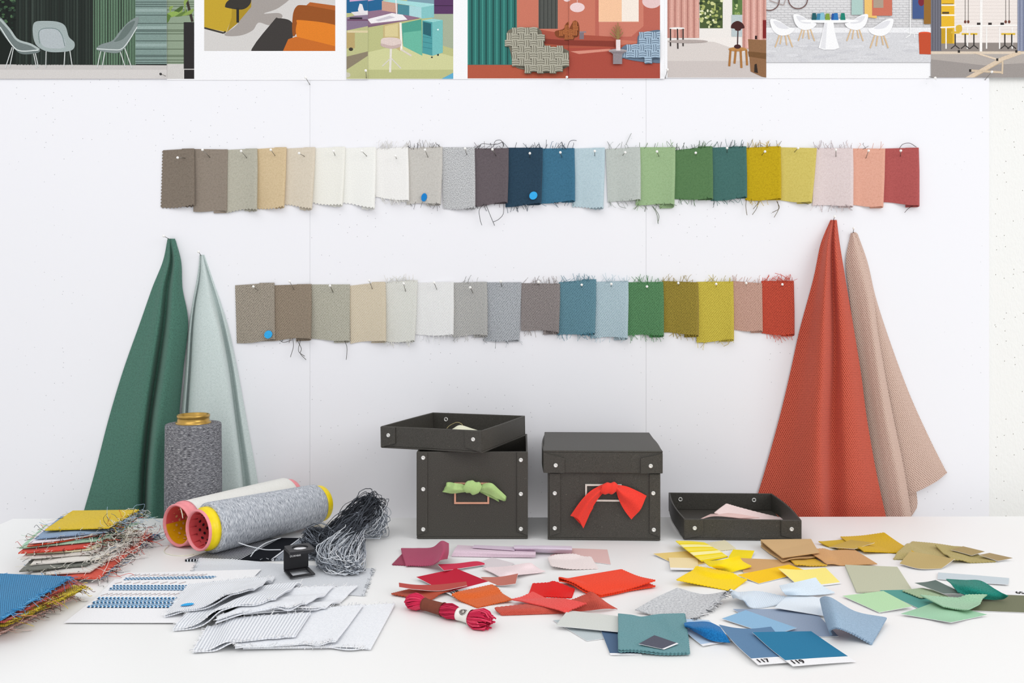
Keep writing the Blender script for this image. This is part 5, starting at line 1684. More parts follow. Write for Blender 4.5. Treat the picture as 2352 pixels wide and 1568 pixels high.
CARD = 'colour card'; FAB = 'fabric swatch'
def q(L, T, R, B):
    """corner points going round: left, top, right, bottom -> net"""
    f = lambda p: tuple(p) if len(p) == 3 else tuple(p) + (0,)
    return [[f(L), f(T)], [f(B), f(R)]]
def card(label, pts, hexc, grp, strip=None, text=None, t=.0003, name='color_card', **k):
    k.setdefault('bot', 1); k.setdefault('soft', 1); k.setdefault('stiff', True)
    return sample(name, label, CARD, grp, pts, paper(hexc), t=t, strip=strip, text=text, **k)
def cl(label, pts, hexc, grp, style='plain', dark=None, name='fabric_swatch', ks=1.0, **k):
    return sample(name, label, FAB, grp, pts, fabric(hexc, style, dark, ks), **k)
front = lambda f: (lambda u, v: 1 if v > f else 0)
backs = lambda f: (lambda u, v: 1 if v < f else 0)

# --- left: stacks of swatches --------------------------------------------------
STK = 'fraying swatches in the tall pile'
def pile(label, FL, FR, BR, BL, z, hexc, style='fine', dark=None, n=16, hexes=None, dip=0, t=.0010, L=.010, gap=.0):
    hexes = (hexes or [hexc, '#e6e2dc', '#3a3b40', '#7a7672']) + ['#efece4', hexc]
    mid = lambda a, b, w, dz: (a[0] * (1 - w) + b[0] * w, a[1] * (1 - w) + b[1] * w + dz, z + 0)
    r0 = [BL + (z,), mid(BL, BR, .35, 0), mid(BL, BR, .7, 0), BR + (z,)]
    r1 = [FL + (z,), mid(FL, FR, .35, dip), mid(FL, FR, .7, dip), FR + (z,)]
    sample('fabric_swatch', label, FAB, STK, [r0, r1], fabric(hexc, style, dark), t=t, wave=1.3, soft=2,
           fr=.00019,
           fray=[('r', int(n * 1.7), L * 1.1, hexes, 1.5), ('f', n // 2, L * .5, hexes, .8), ('l', max(4, n // 4), L * .7, hexes, .8)])
DKM = ['#2f3136', '#e8e5df', '#8d3a30', '#4b5157', '#c9c4ba']
pile('blue woven swatch at the bottom right of the tall pile', (150, 1322), (250, 1295), (368, 1224), (262, 1226), 1.6, '#3f86b5', 'fine', '#1c4a6e', 26, ['#1f2226', '#2f6b98', '#33383d', '#7b2f2a'], L=.012)
pile('white swatch lowest at the front of the tall pile', (40, 1322), (222, 1329), (330, 1243), (150, 1240), 3.4, '#efedec', 'plain', None, 22, ['#f2efe9', '#4f92c4', '#3c4046', '#f2efe9'])
pile('wide vermilion red swatch near the bottom of the tall pile', (112, 1327), (228, 1327), (352, 1224), (218, 1232), 5.4, '#db5844', 'fine', '#a73325', 34, ['#c24a38', '#f0ede6', '#2d2f33', '#6d2a25', '#f4f2ec'], L=.013)
pile('cream swatch under the charcoal one in the tall pile', (70, 1319), (206, 1312), (322, 1234), (140, 1234), 8, '#dedad5', 'plain', None, 26, ['#efece3', '#d8d2c6', '#3d3d40', '#f4f2ec'])
pile('charcoal olive swatch in the lower part of the tall pile', (44, 1311), (196, 1297), (318, 1228), (128, 1231), 10.5, '#75776f', 'fine', '#4e504a', 26, ['#e9e5d8', '#2f3136', '#575a55', '#efece3'], L=.012)
pile('pale stone swatch above the charcoal one in the tall pile', (70, 1296), (224, 1283), (330, 1224), (130, 1224), 12.6, '#e3dfd8', 'plain', None, 30, ['#f1eee2', '#efe9cf', '#44403c', '#f4f2ec'], L=.012)
pile('greyish beige swatch in the middle of the tall pile', (46, 1283), (206, 1271), (326, 1218), (120, 1219), 15, '#d9d3cd', 'plain', None, 30, ['#efece3', '#3a3634', '#5d2a26', '#c9c2b8'], L=.012)
pile('thin butter yellow swatch between beige and red in the tall pile', (62, 1271), (206, 1262), (318, 1214), (118, 1215), 17, '#dcd6b4', 'plain', None, 20, ['#efeacd', '#e8e3c4', '#3b3733', '#7b352e'])
pile('lower red swatch in the middle of the tall pile', (42, 1269), (196, 1257), (306, 1209), (112, 1212), 19, '#d84a3b', 'fine', '#a32b20', 26, ['#c93f32', '#f2e9d0', '#33302f', '#f4f2ec'], dip=1)
pile('mint green swatch in the upper part of the tall pile', (44, 1258), (236, 1239), (322, 1198), (106, 1203), 21, '#b4dcc1', 'plain', '#8fbf9f', 26, ['#a9d4b8', '#cfe7d6', '#2f3a34', '#f4f2ec'])
pile('upper red swatch above the mint green one in the tall pile', (62, 1253), (222, 1229), (314, 1192), (116, 1199), 23, '#cf4e33', 'fine', '#95301d', 22, ['#c4482f', '#efe9dd', '#2d2f33', '#8a8d90'], dip=1)
pile('white swatch under the slate blue one in the tall pile', (66, 1246), (222, 1225), (316, 1188), (120, 1194), 25, '#f0eaf0', 'plain', None, 26, ['#f0ece6', '#7b7f86', '#33363b', '#e2e0d8'], dip=2)
pile('slate blue swatch second from top of the tall pile', (80, 1236), (242, 1221), (326, 1176), (140, 1185), 27.5, '#8ea6c2', 'fine', '#62799a', 30, ['#a9c3dc', '#3e4650', '#6b6f55', '#d8d8cf'], L=.011)
pile('mustard yellow swatch on top of the tall pile', (103, 1216), (250, 1211), (319, 1170), (167, 1172), 30.5, '#e0c02c', 'fine', '#ab8d17', 14, ['#d8b92a', '#3d4038', '#7f6a1c', '#b9c9d8'], L=.008)

ST2 = 'knit swatches in the low pile'
def low(label, FL, FR, BR, BL, z, hexc, style, dark, hexes, n, L=.012):
    sample('fabric_swatch', label, FAB, ST2, [[BL + (z,), BR + (z,)], [FL + (z,), FR + (z,)]], fabric(hexc, style, dark, 1.7), t=.0016, soft=3, cap=.012, wave=1.5, fr=.00019,
           fray=[('r', n, L, hexes, .9), ('f', 8, L * .6, hexes, .6), ('b', 10, L * .5, hexes, .6)])
low('dusty pink knit swatch at the bottom of the low pile by the left edge', (-240, 1456), (-6, 1456), (172, 1366), (-60, 1362), 2.6, '#d8b1a6', 'knit', '#8a6257', ['#c99f95', '#e9cdc6', '#6a5048', '#d8b1a6', '#5a6b50'], 46)
low('dull mustard knit swatch above the dusty pink one in the low pile', (-240, 1436), (12, 1434), (188, 1352), (-60, 1346), 6, '#cdb53a', 'knit', '#5d4f1c', ['#b59c2c', '#6a4a40', '#e3cc4c', '#43392f'], 30, .010)
low('bright yellow knit swatch in the middle of the low pile', (-240, 1430), (22, 1424), (198, 1344), (-60, 1338), 10, '#e6cf45', 'knit', '#a18a22', ['#e6cf45', '#d9c03a', '#6a4a40', '#efdb6a'], 34, .009)
low('brick red knit swatch under the blue one in the low pile', (-240, 1428), (10, 1425), (178, 1332), (-60, 1330), 15, '#c9584e', 'knit', '#7d2c28', ['#b3433e', '#d98a80', '#5b2622', '#a8755f'], 46, .010)
low('bright blue knit swatch on top of the low pile', (-240, 1424), (2, 1420), (164, 1323), (-60, 1314), 19, '#3f8cbd', 'knit', '#1d5c8a', ['#4f9ed3', '#7fc0ea', '#3b86bb', '#62aadc'], 70, .006)

# --- grey group in front -------------------------------------------------------
def stripes():
    t = NT('fabric_black_stripes')
    sp = t.n('ShaderNodeSeparateXYZ'); t.l(t.uv(), sp.inputs[0])
    u, v = sp.outputs[0], sp.outputs[1]
    w = t.math('FRACT', t.math('MULTIPLY', u, 430))
    fine = t.math('GREATER_THAN', w, .62)
    zoneA = t.math('LESS_THAN', u, .043)
    zoneB = t.math('GREATER_THAN', u, .068)
    w2 = t.math('FRACT', t.math('MULTIPLY', u, 900))
    n = t.noise(t.uv(), 1500, 2)
    grey = t.mix(t.ramp(t.math('ADD', w2, n), .55, 1.15), lin('#2d3138'), lin('#a9b0ba'))
    c = t.mix(zoneB, lin('#1e2025'), grey)
    st = t.mix(fine, lin('#1e2025'), lin('#d5d8de'))
    c = t.mix(zoneA, c, st)
    ln = t.math('LESS_THAN', t.math('ABSOLUTE', t.math('SUBTRACT', u, .0665)), .0009)
    c = t.mix(ln, c, lin('#d5d8de'))
    return t.done(c, .95, .05)
P = sample('striped_cloth', 'black cloth with white and grey stripes under the grey yarn bobbin', 'cloth', None,
           [[(566, 1236, 2), (640, 1235, 2), (715, 1235, 2), (785, 1236, 2)], [(425, 1284, 2), (545, 1284, 2), (668, 1282, 2), (790, 1280, 2)]], stripes(), t=.0020,
           fray=[('f', 60, .0026, ['#1c1d22', '#e6e8ec', '#c9ccd2', '#3a3d44'], .3)])
GREYG = 'pale grey sample cloths'
G0 = '#d9dce2'
cl('large sheer pale grey cloth under the magnifier and the yarn hank', [[(458, 1286, 1), (600, 1292, 1), (720, 1298, 1), (858, 1305, 1)], [(430, 1330, .8), (580, 1345, .8), (710, 1358, .8), (836, 1367, .8)]], '#d8dbe0', GREYG, 'plain', '#c4c8ce', t=.0006,
   fr=.00015,
   fray=[('r', 70, .0024, ['#b4b8be', '#dfe2e6', '#8b8f96'], .3), ('l', 50, .0024, ['#b4b8be', '#dfe2e6', '#6f7379'], .3)])
FR = ['#f1f1f3', '#e9eaed', '#d5d7db', '#f6f6f7']
def fan(label, TL, TR, BR, BL, mid, style, dark, z, ks=1.0, n=46, dot=None, inner=True, bump=4):
    lp = lambda a, b, w: (a[0] * (1 - w) + b[0] * w, a[1] * (1 - w) + b[1] * w)
    m = lp(TL, TR, .5); m8 = lp(TL, TR, .8)
    f8 = lp(mid, BR, .62); f8 = (f8[0], f8[1] - bump * .6)
    h = lambda a, b: lp(a, b, .5)
    rows = [[TL + (z,), m + (z,), m8 + (z + 1,), TR + (z + 1,)],
            [h(TL, BL) + (z,), h(m, mid) + (z + .4,), h(m8, f8) + (z + bump * .5,), h(TR, BR) + (z + 1.2,)],
            [BL + (z,), mid + (z + .3,), f8 + (z + bump,), BR + (z + 1.2,)]]
    return cl(label, rows, '#eef0f4', GREYG, style, dark, ks=ks, fold='r', gap=.0014, t=.0008, soft=2, cap=.016,
              fray=[('b', n, .0032, FR, .5), ('f', n, .0022, FR + ['#2f3238'], .3), ('l', n // 2, .0022, FR + ['#5d6067'], .3)], dot=dot)
fan('pale grey folded cloth rightmost and lowest of the front fan', (600, 1402), (906, 1385), (850, 1487), (558, 1486), (710, 1484), 'fine', '#d3d7de', 0, .8)
fan('pale grey folded cloth in the middle of the front fan', (560, 1410), (833, 1387), (770, 1473), (540, 1482), (660, 1478), 'fine', '#cdd2da', 0, .8)
fan('white and grey ribbed cloth leftmost of the front fan', (475, 1424), (712, 1408), (677, 1461), (442, 1479), (560, 1471), 'rib', '#b7bcc6', 0, 1.4, bump=3)
# printed papers
sample('printed_paper', 'white paper sheet peeping out under the printed pattern sheet', 'paper', None, [[(264, 1329, 0), (560, 1318, 0)], [(176, 1414, 0), (478, 1420, 0)]], WHITE_PAPER, t=.00018, soft=1, stiff=True)
tp = empty('pattern_sheet', TP(380, 1370, 0), 'white paper sheet printed with blue woven pattern bands', 'paper')
A = np.array([[(294, 1316, 0), (600, 1308, 0)], [(147, 1428, 0), (482, 1429, 0)]], float)
G = net(A, 41, 61); G[..., 2] = .0006
PP = lay(G, .0006, 1, stiff=True); stamp(PP)
mb = MB(); sheet(mb, PP, .00018); mb.build('paper', WHITE_PAPER, tp)
mb = MB()
PM = [paper('#3b87bd', .8), paper('#d3e4f2', .8), paper('#22304e', .8), paper('#5a4b4b', .8), paper('#b06a58', .8)]
def flat(px, py):
    out = []
    a0, a1, b0, b1 = A[0, 0], A[0, 1], A[1, 0], A[1, 1]
    for x, y in zip(px, py):
        u = v = .5
        for _ in range(12):
            fx = (a0 * (1 - u) + a1 * u) * (1 - v) + (b0 * (1 - u) + b1 * u) * v
            du = (a1 - a0) * (1 - v) + (b1 - b0) * v; dv = (b0 - a0) * (1 - u) + (b1 - a1) * u
            e = (x - fx[0], y - fx[1]); D = du[0] * dv[1] - du[1] * dv[0]
            u += (e[0] * dv[1] - e[1] * dv[0]) / D; v += (du[0] * e[1] - du[1] * e[0]) / D
        i, j = np.clip(v, 0, 1) * (PP.shape[0] - 1), np.clip(u, 0, 1) * (PP.shape[1] - 1)
        i0, j0 = min(int(i), PP.shape[0] - 2), min(int(j), PP.shape[1] - 2); fa, fb = i - i0, j - j0
        out.append(PP[i0, j0] * (1 - fa) * (1 - fb) + PP[i0 + 1, j0] * fa * (1 - fb) + PP[i0, j0 + 1] * (1 - fa) * fb + PP[i0 + 1, j0 + 1] * fa * fb + np.array([0, 0, .00022]))
    return np.array(out)
def quadp(a, b, c, d, m):
    P = flat([a[0], b[0], c[0], d[0]], [a[1], b[1], c[1], d[1]])
    mb.add(P, [(3, 2, 1, 0)], m, smooth=False)
def bandp(TL, TR, BR, BL, rows, cols):
    T = lambda u, v: ((TL[0] * (1 - u) + TR[0] * u) * (1 - v) + (BL[0] * (1 - u) + BR[0] * u) * v, (TL[1] * (1 - u) + TR[1] * u) * (1 - v) + (BL[1] * (1 - u) + BR[1] * u) * v)
    for r in range(rows):
        for c in range(cols):
            o = .5 * (r % 2)
            u0, u1 = (c + o) / (cols + .5), (c + o + .5) / (cols + .5); u2 = (c + o + .94) / (cols + .5)
            v0, v1 = r / rows, (r + 1) / rows
            k = (.30 if r % 2 else -.22) / cols
            quadp(T(u0 + k, v0), T(u1 + k, v0), T(u1 - k, v1), T(u0 - k, v1), 0)
            quadp(T(u1 + k, v0), T(u2 + k, v0), T(u2 - k, v1), T(u1 - k, v1), 1)
            quadp(T(u0 + k, v0 + .62 / rows), T(u1 - k * .2, v0 + .62 / rows), T(u1 - k, v1), T(u0 - k, v1), 2)
            quadp(T(u2 + k * .9, v0), T(min(1, u2 + .09 / cols) + k * .9, v0), T(min(1, u2 + .16 / cols) - k, v1), T(u2 - k, v1), 2)
bandp((228, 1371), (430, 1372), (404, 1396), (199, 1395), 5, 22)
bandp((262, 1343.5), (440, 1344), (424, 1356.5), (247, 1355.5), 4, 22)
bandp((289, 1327), (500, 1323), (492, 1329), (284, 1332.5), 3, 26)
def dashes(x0, y0, x1, y1, n, m=3):
    for i in range(n):
        a, b = i / n, (i + .55) / n
        P0 = (x0 + (x1 - x0) * a, y0 + (y1 - y0) * a); P1 = (x0 + (x1 - x0) * b, y0 + (y1 - y0) * b)
        quadp((P0[0], P0[1] - .55), (P1[0], P1[1] - .55), (P1[0], P1[1] + .55), (P0[0], P0[1] + .55), m if i % 3 else 4)
for k in range(8):
    dashes(232 + k * 22, 1367.5 - (k % 2) * 0, 232 + k * 22 + 17, 1362.5, 6)
    dashes(264 + k * 21, 1340.5, 264 + k * 21 + 17, 1336.5, 6)
    dashes(296 + k * 22, 1324, 296 + k * 22 + 18, 1319, 6)
    dashes(245 + k * 22, 1366.5, 245 + k * 22 + 15, 1361.5, 5)
    dashes(308 + k * 22, 1323.5, 308 + k * 22 + 15, 1318.5, 5)
mb.build('printed_pattern', PM, tp)
fan('pale grey folded cloth, lowest and rightmost of the rear fan', (640, 1352), (820, 1340), (747, 1402), (560, 1424), (650, 1412), 'fine', '#cbd0d8', 0, .8, bump=5)
fan('pale grey folded cloth between the ribbed one and the lowest of the rear fan', (580, 1348), (765, 1337), (704, 1396), (495, 1426), (600, 1411), 'fine', '#c8cdd6', 0, .8, bump=5)
fan('white ribbed folded cloth, second from top of the rear fan', (480, 1342), (690, 1325), (632, 1393), (397, 1424), (510, 1414), 'rib', '#b4bac4', 0, 1.4, bump=5)
fan('white finely striped cloth with a blue sticker on top of the rear fan', (432, 1331), (631, 1311), (583, 1375), (378, 1400), (480, 1391), 'rib', '#c3c7ce', 0, 2.0, dot=(.86, .14, .0036), bump=6)

# --- red group -------------------------------------------------------------------
RG = 'red and pink samples'
cl('small maroon swatch corner sticking out beneath the curled maroon one', q((901, 1295.5), (924, 1271), (950, 1280), (938, 1297)), '#9c3d58', RG, pink='lbf', t=.0007)
cl('curled maroon pink swatch at the left in front of the open box', [[(922, 1258, 2), (958, 1258, 3), (993, 1256, 9), (1014, 1241.5, 18), (1031, 1247, 15)], [(927, 1280, 2.5), (962, 1279, 3), (996, 1276, 9), (1019, 1262, 17), (1031, 1268, 11)], [(933, 1300, 1), (962, 1298, 2), (992, 1296, 5), (1010, 1286, 12), (1028, 1282, 7)]], '#b04b69', RG, pink='lf')
cl('long lilac folded strip in front of the open box', [[(1051, 1251, 2), (1140, 1256, 3), (1228, 1262, 3)], [(1044, 1262, 5), (1136, 1267, 5), (1229, 1271, 5)], [(1037, 1276, 1), (1134, 1278, 1), (1228, 1279.5, 1)]], '#e3cbd9', RG, soft=1, pink='r')
cl('thin lilac strip lying between the two longer lilac strips', [[(1089, 1250.5, 3), (1182, 1255, 3)], [(1085, 1256, 4), (1182, 1263, 4)]], '#dac6d8', RG, soft=1)
card('dusty rose card behind the blush swatch in front of the right box', q((1300, 1258), (1395, 1261.5), (1403, 1296), (1262, 1276)), '#e2bfbb', RG)
cl('rolled lilac strip lying in front of the right box', [[(1180, 1253, 4), (1245, 1251.5, 6), (1313, 1253, 4)], [(1180.5, 1259, 7), (1245, 1258, 8), (1314, 1259.5, 7)], [(1185, 1268, 1.5), (1245, 1270, 1), (1313, 1271, 1)]], '#e2d2e3', RG, soft=1, cap=.0008)
cl('blush white zigzag-edged swatch on the dusty rose card', [[(1259, 1280, 2), (1305, 1277, 2), (1357, 1277, 4)], [(1267, 1297, 5), (1312, 1304, 2), (1373, 1304, 1)]], '#efe2e0', RG, pink='lbfr')
card('pale greyish pink card partly under the pale pink fold', q((1092, 1294), (1130, 1280), (1182, 1293), (1146, 1308)), '#dcd3d6', RG)
card('narrow crimson card next to the curled maroon swatch', [[(1005, 1298.5, 3), (1050, 1295, 1), (1093, 1289, 1), (1113, 1292, 1)], [(1020, 1310.5, 4), (1058, 1304, 1), (1094, 1297.5, 1), (1113, 1293.5, 1)]], '#cf3a55', RG)
cl('pale pink creased fabric right of the narrow crimson card', [[(1107, 1303, 2), (1160, 1300, 3), (1214, 1292, 4), (1230, 1299, 3)], [(1130, 1314, 2), (1170, 1310, 5), (1212, 1304, 3), (1240, 1306, 2)], [(1152, 1326, 3), (1178, 1320, 4), (1212, 1316, 2), (1253, 1312, 1)]], '#f2dfe1', RG, wave=1.5)
card('brick pink card strip below the pale pink fabric', [[(1104, 1326.5, 1), (1148, 1327, 1), (1190, 1321, 3)], [(1122, 1337, 1), (1150, 1341, 1), (1184, 1338, 3)]], '#bf7568', RG)
card('deep crimson card printed with 318 in front of the open box', [[(956, 1324, 1.5), (1048, 1308, 1)], [(1042, 1366, 1), (1140, 1343, 1)]], '#bf2039', RG, strip=front(.80), text=('318', .02, .905, .0066, False))
cl('rust red zigzag swatch beneath the crimson skein', q((898, 1360, 2), (944, 1349), (1037, 1358), (985, 1374, 2)), '#b34a31', RG, pink='lbfr')
card('curved rust red card strip lying over the crimson card', [[(916, 1337, 7), (955, 1342, 4), (1005, 1342, 3), (1071, 1335.5, 6)], [(917, 1347, 7), (957, 1353, 4), (1012, 1356, 3), (1073, 1345, 6)]], '#b8504a', RG, soft=2)
cl('orange zigzag-edged swatch right of the crimson skein', q((1037, 1366.5, 3), (1130, 1346), (1176, 1373, 3), (1096, 1391)), '#dd6a33', RG, 'plain', '#c4541f', pink='lbfr')
cl('brick red creased fabric stretching behind the grey cards', [[(1137, 1394, 3), (1205, 1387, 4), (1300, 1379, 5), (1340, 1366, 12), (1360, 1360, 16), (1380, 1373, 10)], [(1142, 1402, 3), (1212, 1398, 4), (1300, 1392, 4), (1345, 1382, 9), (1370, 1380, 10), (1398, 1386, 5)], [(1152, 1411, .8), (1220, 1409, .8), (1300, 1406, 1), (1350, 1402, 2), (1385, 1398, 3), (1418, 1397.5, .8)]], '#c9584a', RG, 'fine', '#a63d31', pink='lb')
cl('bright scarlet swatch behind the coral one', [[(1223, 1339, 2), (1258, 1337, 4), (1275, 1334.5, 5), (1319, 1352, 2)], [(1217, 1356, 1), (1246, 1356, 2), (1275, 1354, 3), (1316, 1360, 1)], [(1213, 1366, 1), (1245, 1368, 1), (1275, 1369.5, 1), (1312, 1371, 1)]], '#dd120f', RG, pink='brf')
cl('large folded vermilion swatch, biggest of the reds', [[(1283, 1331, 4), (1355, 1318, 4), (1427, 1306, 4)], [(1330, 1348, 4), (1400, 1335, 4), (1466, 1322, 4)], [(1380, 1365, 3), (1440, 1352, 3), (1506, 1331, 7)]], '#f6451f', RG, 'plain', '#e0330f', fold='b', gap=.0020, pink='rfl')
cl('coral fabric strip lying across the brick red fabric', [[(1224, 1353, 5), (1259, 1369, 4), (1300, 1377, 5), (1348, 1387, 6)], [(1200, 1364, 4), (1238, 1378, 4), (1280, 1386, 4), (1326, 1396, 4)], [(1175, 1374.5, 3), (1217, 1386, 3), (1260, 1395, 3), (1302, 1404, 3)]], '#ec5a55', RG, 'plain', '#d6433e', pink='rl')

# --- yellow group ------------------------------------------------------------------
YG = 'yellow and tan samples'
cl('cream zigzag swatch behind the striped yellow one', q((1600, 1250), (1665, 1240, 2), (1690, 1259), (1630, 1266)), '#e8dfbb', YG, pink='rbf')
card('sandy yellow card leftmost of the yellow samples', q((1500, 1271, 2), (1580, 1265), (1640, 1290), (1566, 1303)), '#ebcf80', YG)
card('pale cream card lying on the sandy yellow card', [[(1536, 1280, 2), (1603, 1281, 1)], [(1540, 1307, 3), (1604, 1309, 1)]], '#f3e0b0', YG, strip=front(.86))
def ystripe():
    t = NT('fabric_yellow_stripes')
    sp = t.n('ShaderNodeSeparateXYZ'); t.l(t.uv(), sp.inputs[0])
    w = t.math('FRACT', t.math('MULTIPLY', sp.outputs[1], 52))
    w2 = t.math('FRACT', t.math('MULTIPLY', sp.outputs[1], 97))
    c = t.mix(t.math('GREATER_THAN', w, .5), lin('#f7e352'), lin('#fbf2a8'))
    c = t.mix(t.math('GREATER_THAN', w2, .72), c, lin('#f3d91f'))
    return t.done(c, .9, .1)
sample('fabric_swatch', 'yellow striped fabric strip curling up beside the tray-like lid', FAB, YG, [[(1552, 1241.5, 7), (1585, 1242, 4), (1618, 1245, 3)], [(1580, 1264, 6), (1615, 1262, 3), (1646, 1261, 2)], [(1612, 1288, 4), (1642, 1283, 2), (1672, 1277, 1)]], ystripe(), t=.0007)
card('small lemon card sticking up behind the twisted yellow fabric', q((1684, 1262), (1733, 1263, 3), (1725, 1283), (1672, 1282)), '#f6dc22', YG)
card('tan brown card between the twisted yellow fabric and the mustard swatch', q((1696, 1282), (1810, 1286), (1832, 1304), (1708, 1315)), '#d2a772', YG, soft=2)
cl('twisted bright yellow fabric strip', [[(1614, 1287, 5), (1650, 1286, 10), (1676, 1281, 11), (1698, 1276, 9)], [(1630, 1299, 7), (1660, 1298, 9), (1684, 1292, 7), (1706, 1288, 4)], [(1650, 1309, 3), (1680, 1313.5, 1.5), (1703, 1308, 2), (1726, 1299, 4)]], '#fbdf0e', YG, pink='r')
cl('bright yellow zigzag-edged swatch, largest of the yellows', [[(1554, 1329, 6), (1576, 1316, 4), (1599, 1304, 3)], [(1614, 1341, 2), (1637, 1328, 2), (1658, 1315, 2)], [(1680, 1354, .8), (1698, 1341, 1), (1716, 1328, 3)]], '#fcd70c', YG, pink='lbfr', t=.0007)
card('amber yellow card under the light lemon card', q((1693, 1320.5, 2), (1812, 1297.5), (1857, 1311), (1743, 1338)), '#f8c71e', YG)
card('light lemon yellow card with a white border', [[(1788, 1305, 5), (1843, 1308, 2), (1896, 1303, 2)], [(1836, 1346, 1), (1888, 1344, 1), (1932, 1339, 1)]], '#fdeb86', YG, strip=front(.92))
cl('small mustard zigzag swatch under the orange tan one', q((1804, 1273, 2), (1852, 1269), (1900, 1298), (1827, 1299.5)), '#dfb231', YG, pink='lbfr')
card('folded khaki tan swatch behind the mustard one', [[(1747, 1236.5, 7), (1805, 1235, 6), (1863, 1234, 5)], [(1770, 1259, 5), (1822, 1257, 4), (1873, 1254, 3)], [(1797, 1283, 2), (1842, 1276, 2), (1882, 1270, 2)]], '#d0ad7e', YG, pink='l', t=.0008, fold='b', gap=.003, name='fabric_swatch', bot=None)
cl('orange tan zigzag-edged swatch on the small mustard one', q((1849, 1266, 3), (1960, 1258, 2), (2015, 1292, 3), (1899, 1297)), '#d09e69', YG, pink='b', t=.0006)
cl('golden mustard swatch behind the khaki diamond card', q((1880, 1242, 3), (1950, 1236), (2010, 1262), (1926, 1263)), '#cfaa28', YG, pink='f')
cl('large golden mustard swatch at the back of the yellows', [[(1930, 1231, 2), (1980, 1228, 3), (2031, 1221, 7)], [(1955, 1250, 2), (2006, 1248, 2), (2064, 1244, 3)], [(1984, 1270, 1), (2040, 1267, 1), (2101, 1266, 4)]], '#d7ae20', YG, 'plain', '#bd9413', pink='b')
card('khaki diamond-shaped card lying on the golden mustard swatches', q((1904, 1254.5, 3), (1954, 1238.5, 2), (2009, 1247, 3), (1962, 1261)), '#c1a152', YG)
OG = 'olive samples'
cl('large olive zigzag-edged swatch, biggest of the olives', [[(2096, 1241, 1), (2150, 1246, 1), (2203, 1254, 1)], [(2052, 1281, 1), (2120, 1283, 1), (2186, 1284, 1)]], '#bcac74', OG, 'plain', '#a4945b', pink='brfl')
card('light olive card with a curved front edge', [[(2090, 1270, 2), (2140, 1276, 1), (2193, 1284, 3)], [(2066, 1293, 1), (2112, 1303, 1), (2162, 1301, 1)]], '#bda770', OG)
cl('olive zigzag swatch lying across the large olive one', [[(2148, 1249, 4), (2178, 1253, 2), (2208, 1256, 1)], [(2188, 1290, 1), (2240, 1289, 1), (2288, 1287, 1)]], '#b6a76b', OG, 'plain', '#9d8e52', pink='lf')
card('dark olive card with a lifted edge', [[(2184, 1262, 4), (2212, 1254, 4)], [(2232, 1275, 3), (2262, 1266, 4)]], '#a99466', OG)
card('small brownish olive card farthest right of the olives', q((2249, 1278, 1), (2273, 1271), (2327, 1277, 3), (2292, 1286)), '#a7926a', OG)

# --- green group ----------------------------------------------------------------------
GG = 'green samples'
card('square sage green card, palest of the greens', q((1941, 1297, 1.6), (2061, 1301.5, 1.6), (2098, 1357.5, 1.6), (1967, 1357, 1.6)), '#c2c4ab', GG, t=.0012, bot=None)
card('pale blue grey card strip behind the emerald fabric', [[(2155, 1314, 1), (2236, 1320, 1), (2318, 1327, 1)], [(2153, 1329, 1), (2236, 1337, 1), (2316, 1342, 1.5)]], '#cad5db', GG)
card('teal card mostly hidden between the light green and sage ones', q((2020, 1357), (2100, 1356), (2168, 1381), (2110, 1394)), '#569a91', GG)
card('light apple green card', q((1935, 1367.5, 1), (2029, 1358, 1), (2096, 1392, 2), (2019.5, 1404, 1)), '#b9deb1', GG)
cl('grey green zigzag swatch under the dark slate green card', q((2072, 1357, 1), (2140, 1348), (2182, 1366), (2114, 1372)), '#a4b996', GG, 'plain', '#8da37f', pink='lf', t=.0006)
card('dark olive card printed with 59 at the right edge', [[(2262, 1353.5, .6), (2356, 1357, .6)], [(2214, 1401, .6), (2400, 1408, .6)]], '#75785f', GG, strip=backs(.20), text=('59', .90, .05, .0075, True))
card('dark slate green card lifted at its left corner', [[(2101, 1338, 7), (2126, 1336, 6), (2149, 1331.5, 8)], [(2168, 1363, 4), (2190, 1363, 4), (2212, 1362, 4)]], '#66756f', GG)
card('mid green card at the front of the greens', [[(2068, 1409.5, 2), (2110, 1396, 1), (2150, 1381, 2)], [(2124, 1419, 1), (2166, 1406, 3), (2210, 1396, 2)], [(2184, 1428.5, 2.5), (2226, 1420, 1), (2268, 1410.5, 2)]], '#a0ccab', GG)
cl('emerald green fabric folded over beside the slate green card', [[(2173, 1328.5, 6), (2215, 1331, 9), (2252, 1332.5, 10), (2286, 1352, 9), (2315, 1369, 6)], [(2185, 1344, 7), (2220, 1347, 10), (2254, 1355, 9), (2286, 1366, 6), (2308, 1374, 3)], [(2200, 1361, 5), (2226, 1369, 4), (2254, 1374, 3), (2280, 1377, 2), (2300, 1377, 1.5)]], '#23897a', GG, 'plain', '#166256', soft=2)
cl('sage green zigzag swatch with curling edges on the green cards', [[(2113, 1364, 7), (2170, 1369, 5), (2220, 1371, 5), (2268, 1370.5, 4)], [(2138, 1376, 6), (2184, 1382, 4), (2226, 1385, 4), (2258, 1378, 4)], [(2166, 1390, 6), (2198, 1396, 5), (2222, 1397, 6), (2246, 1387, 5)]], '#a5cbac', GG, 'plain', '#8db594', pink='bfr')

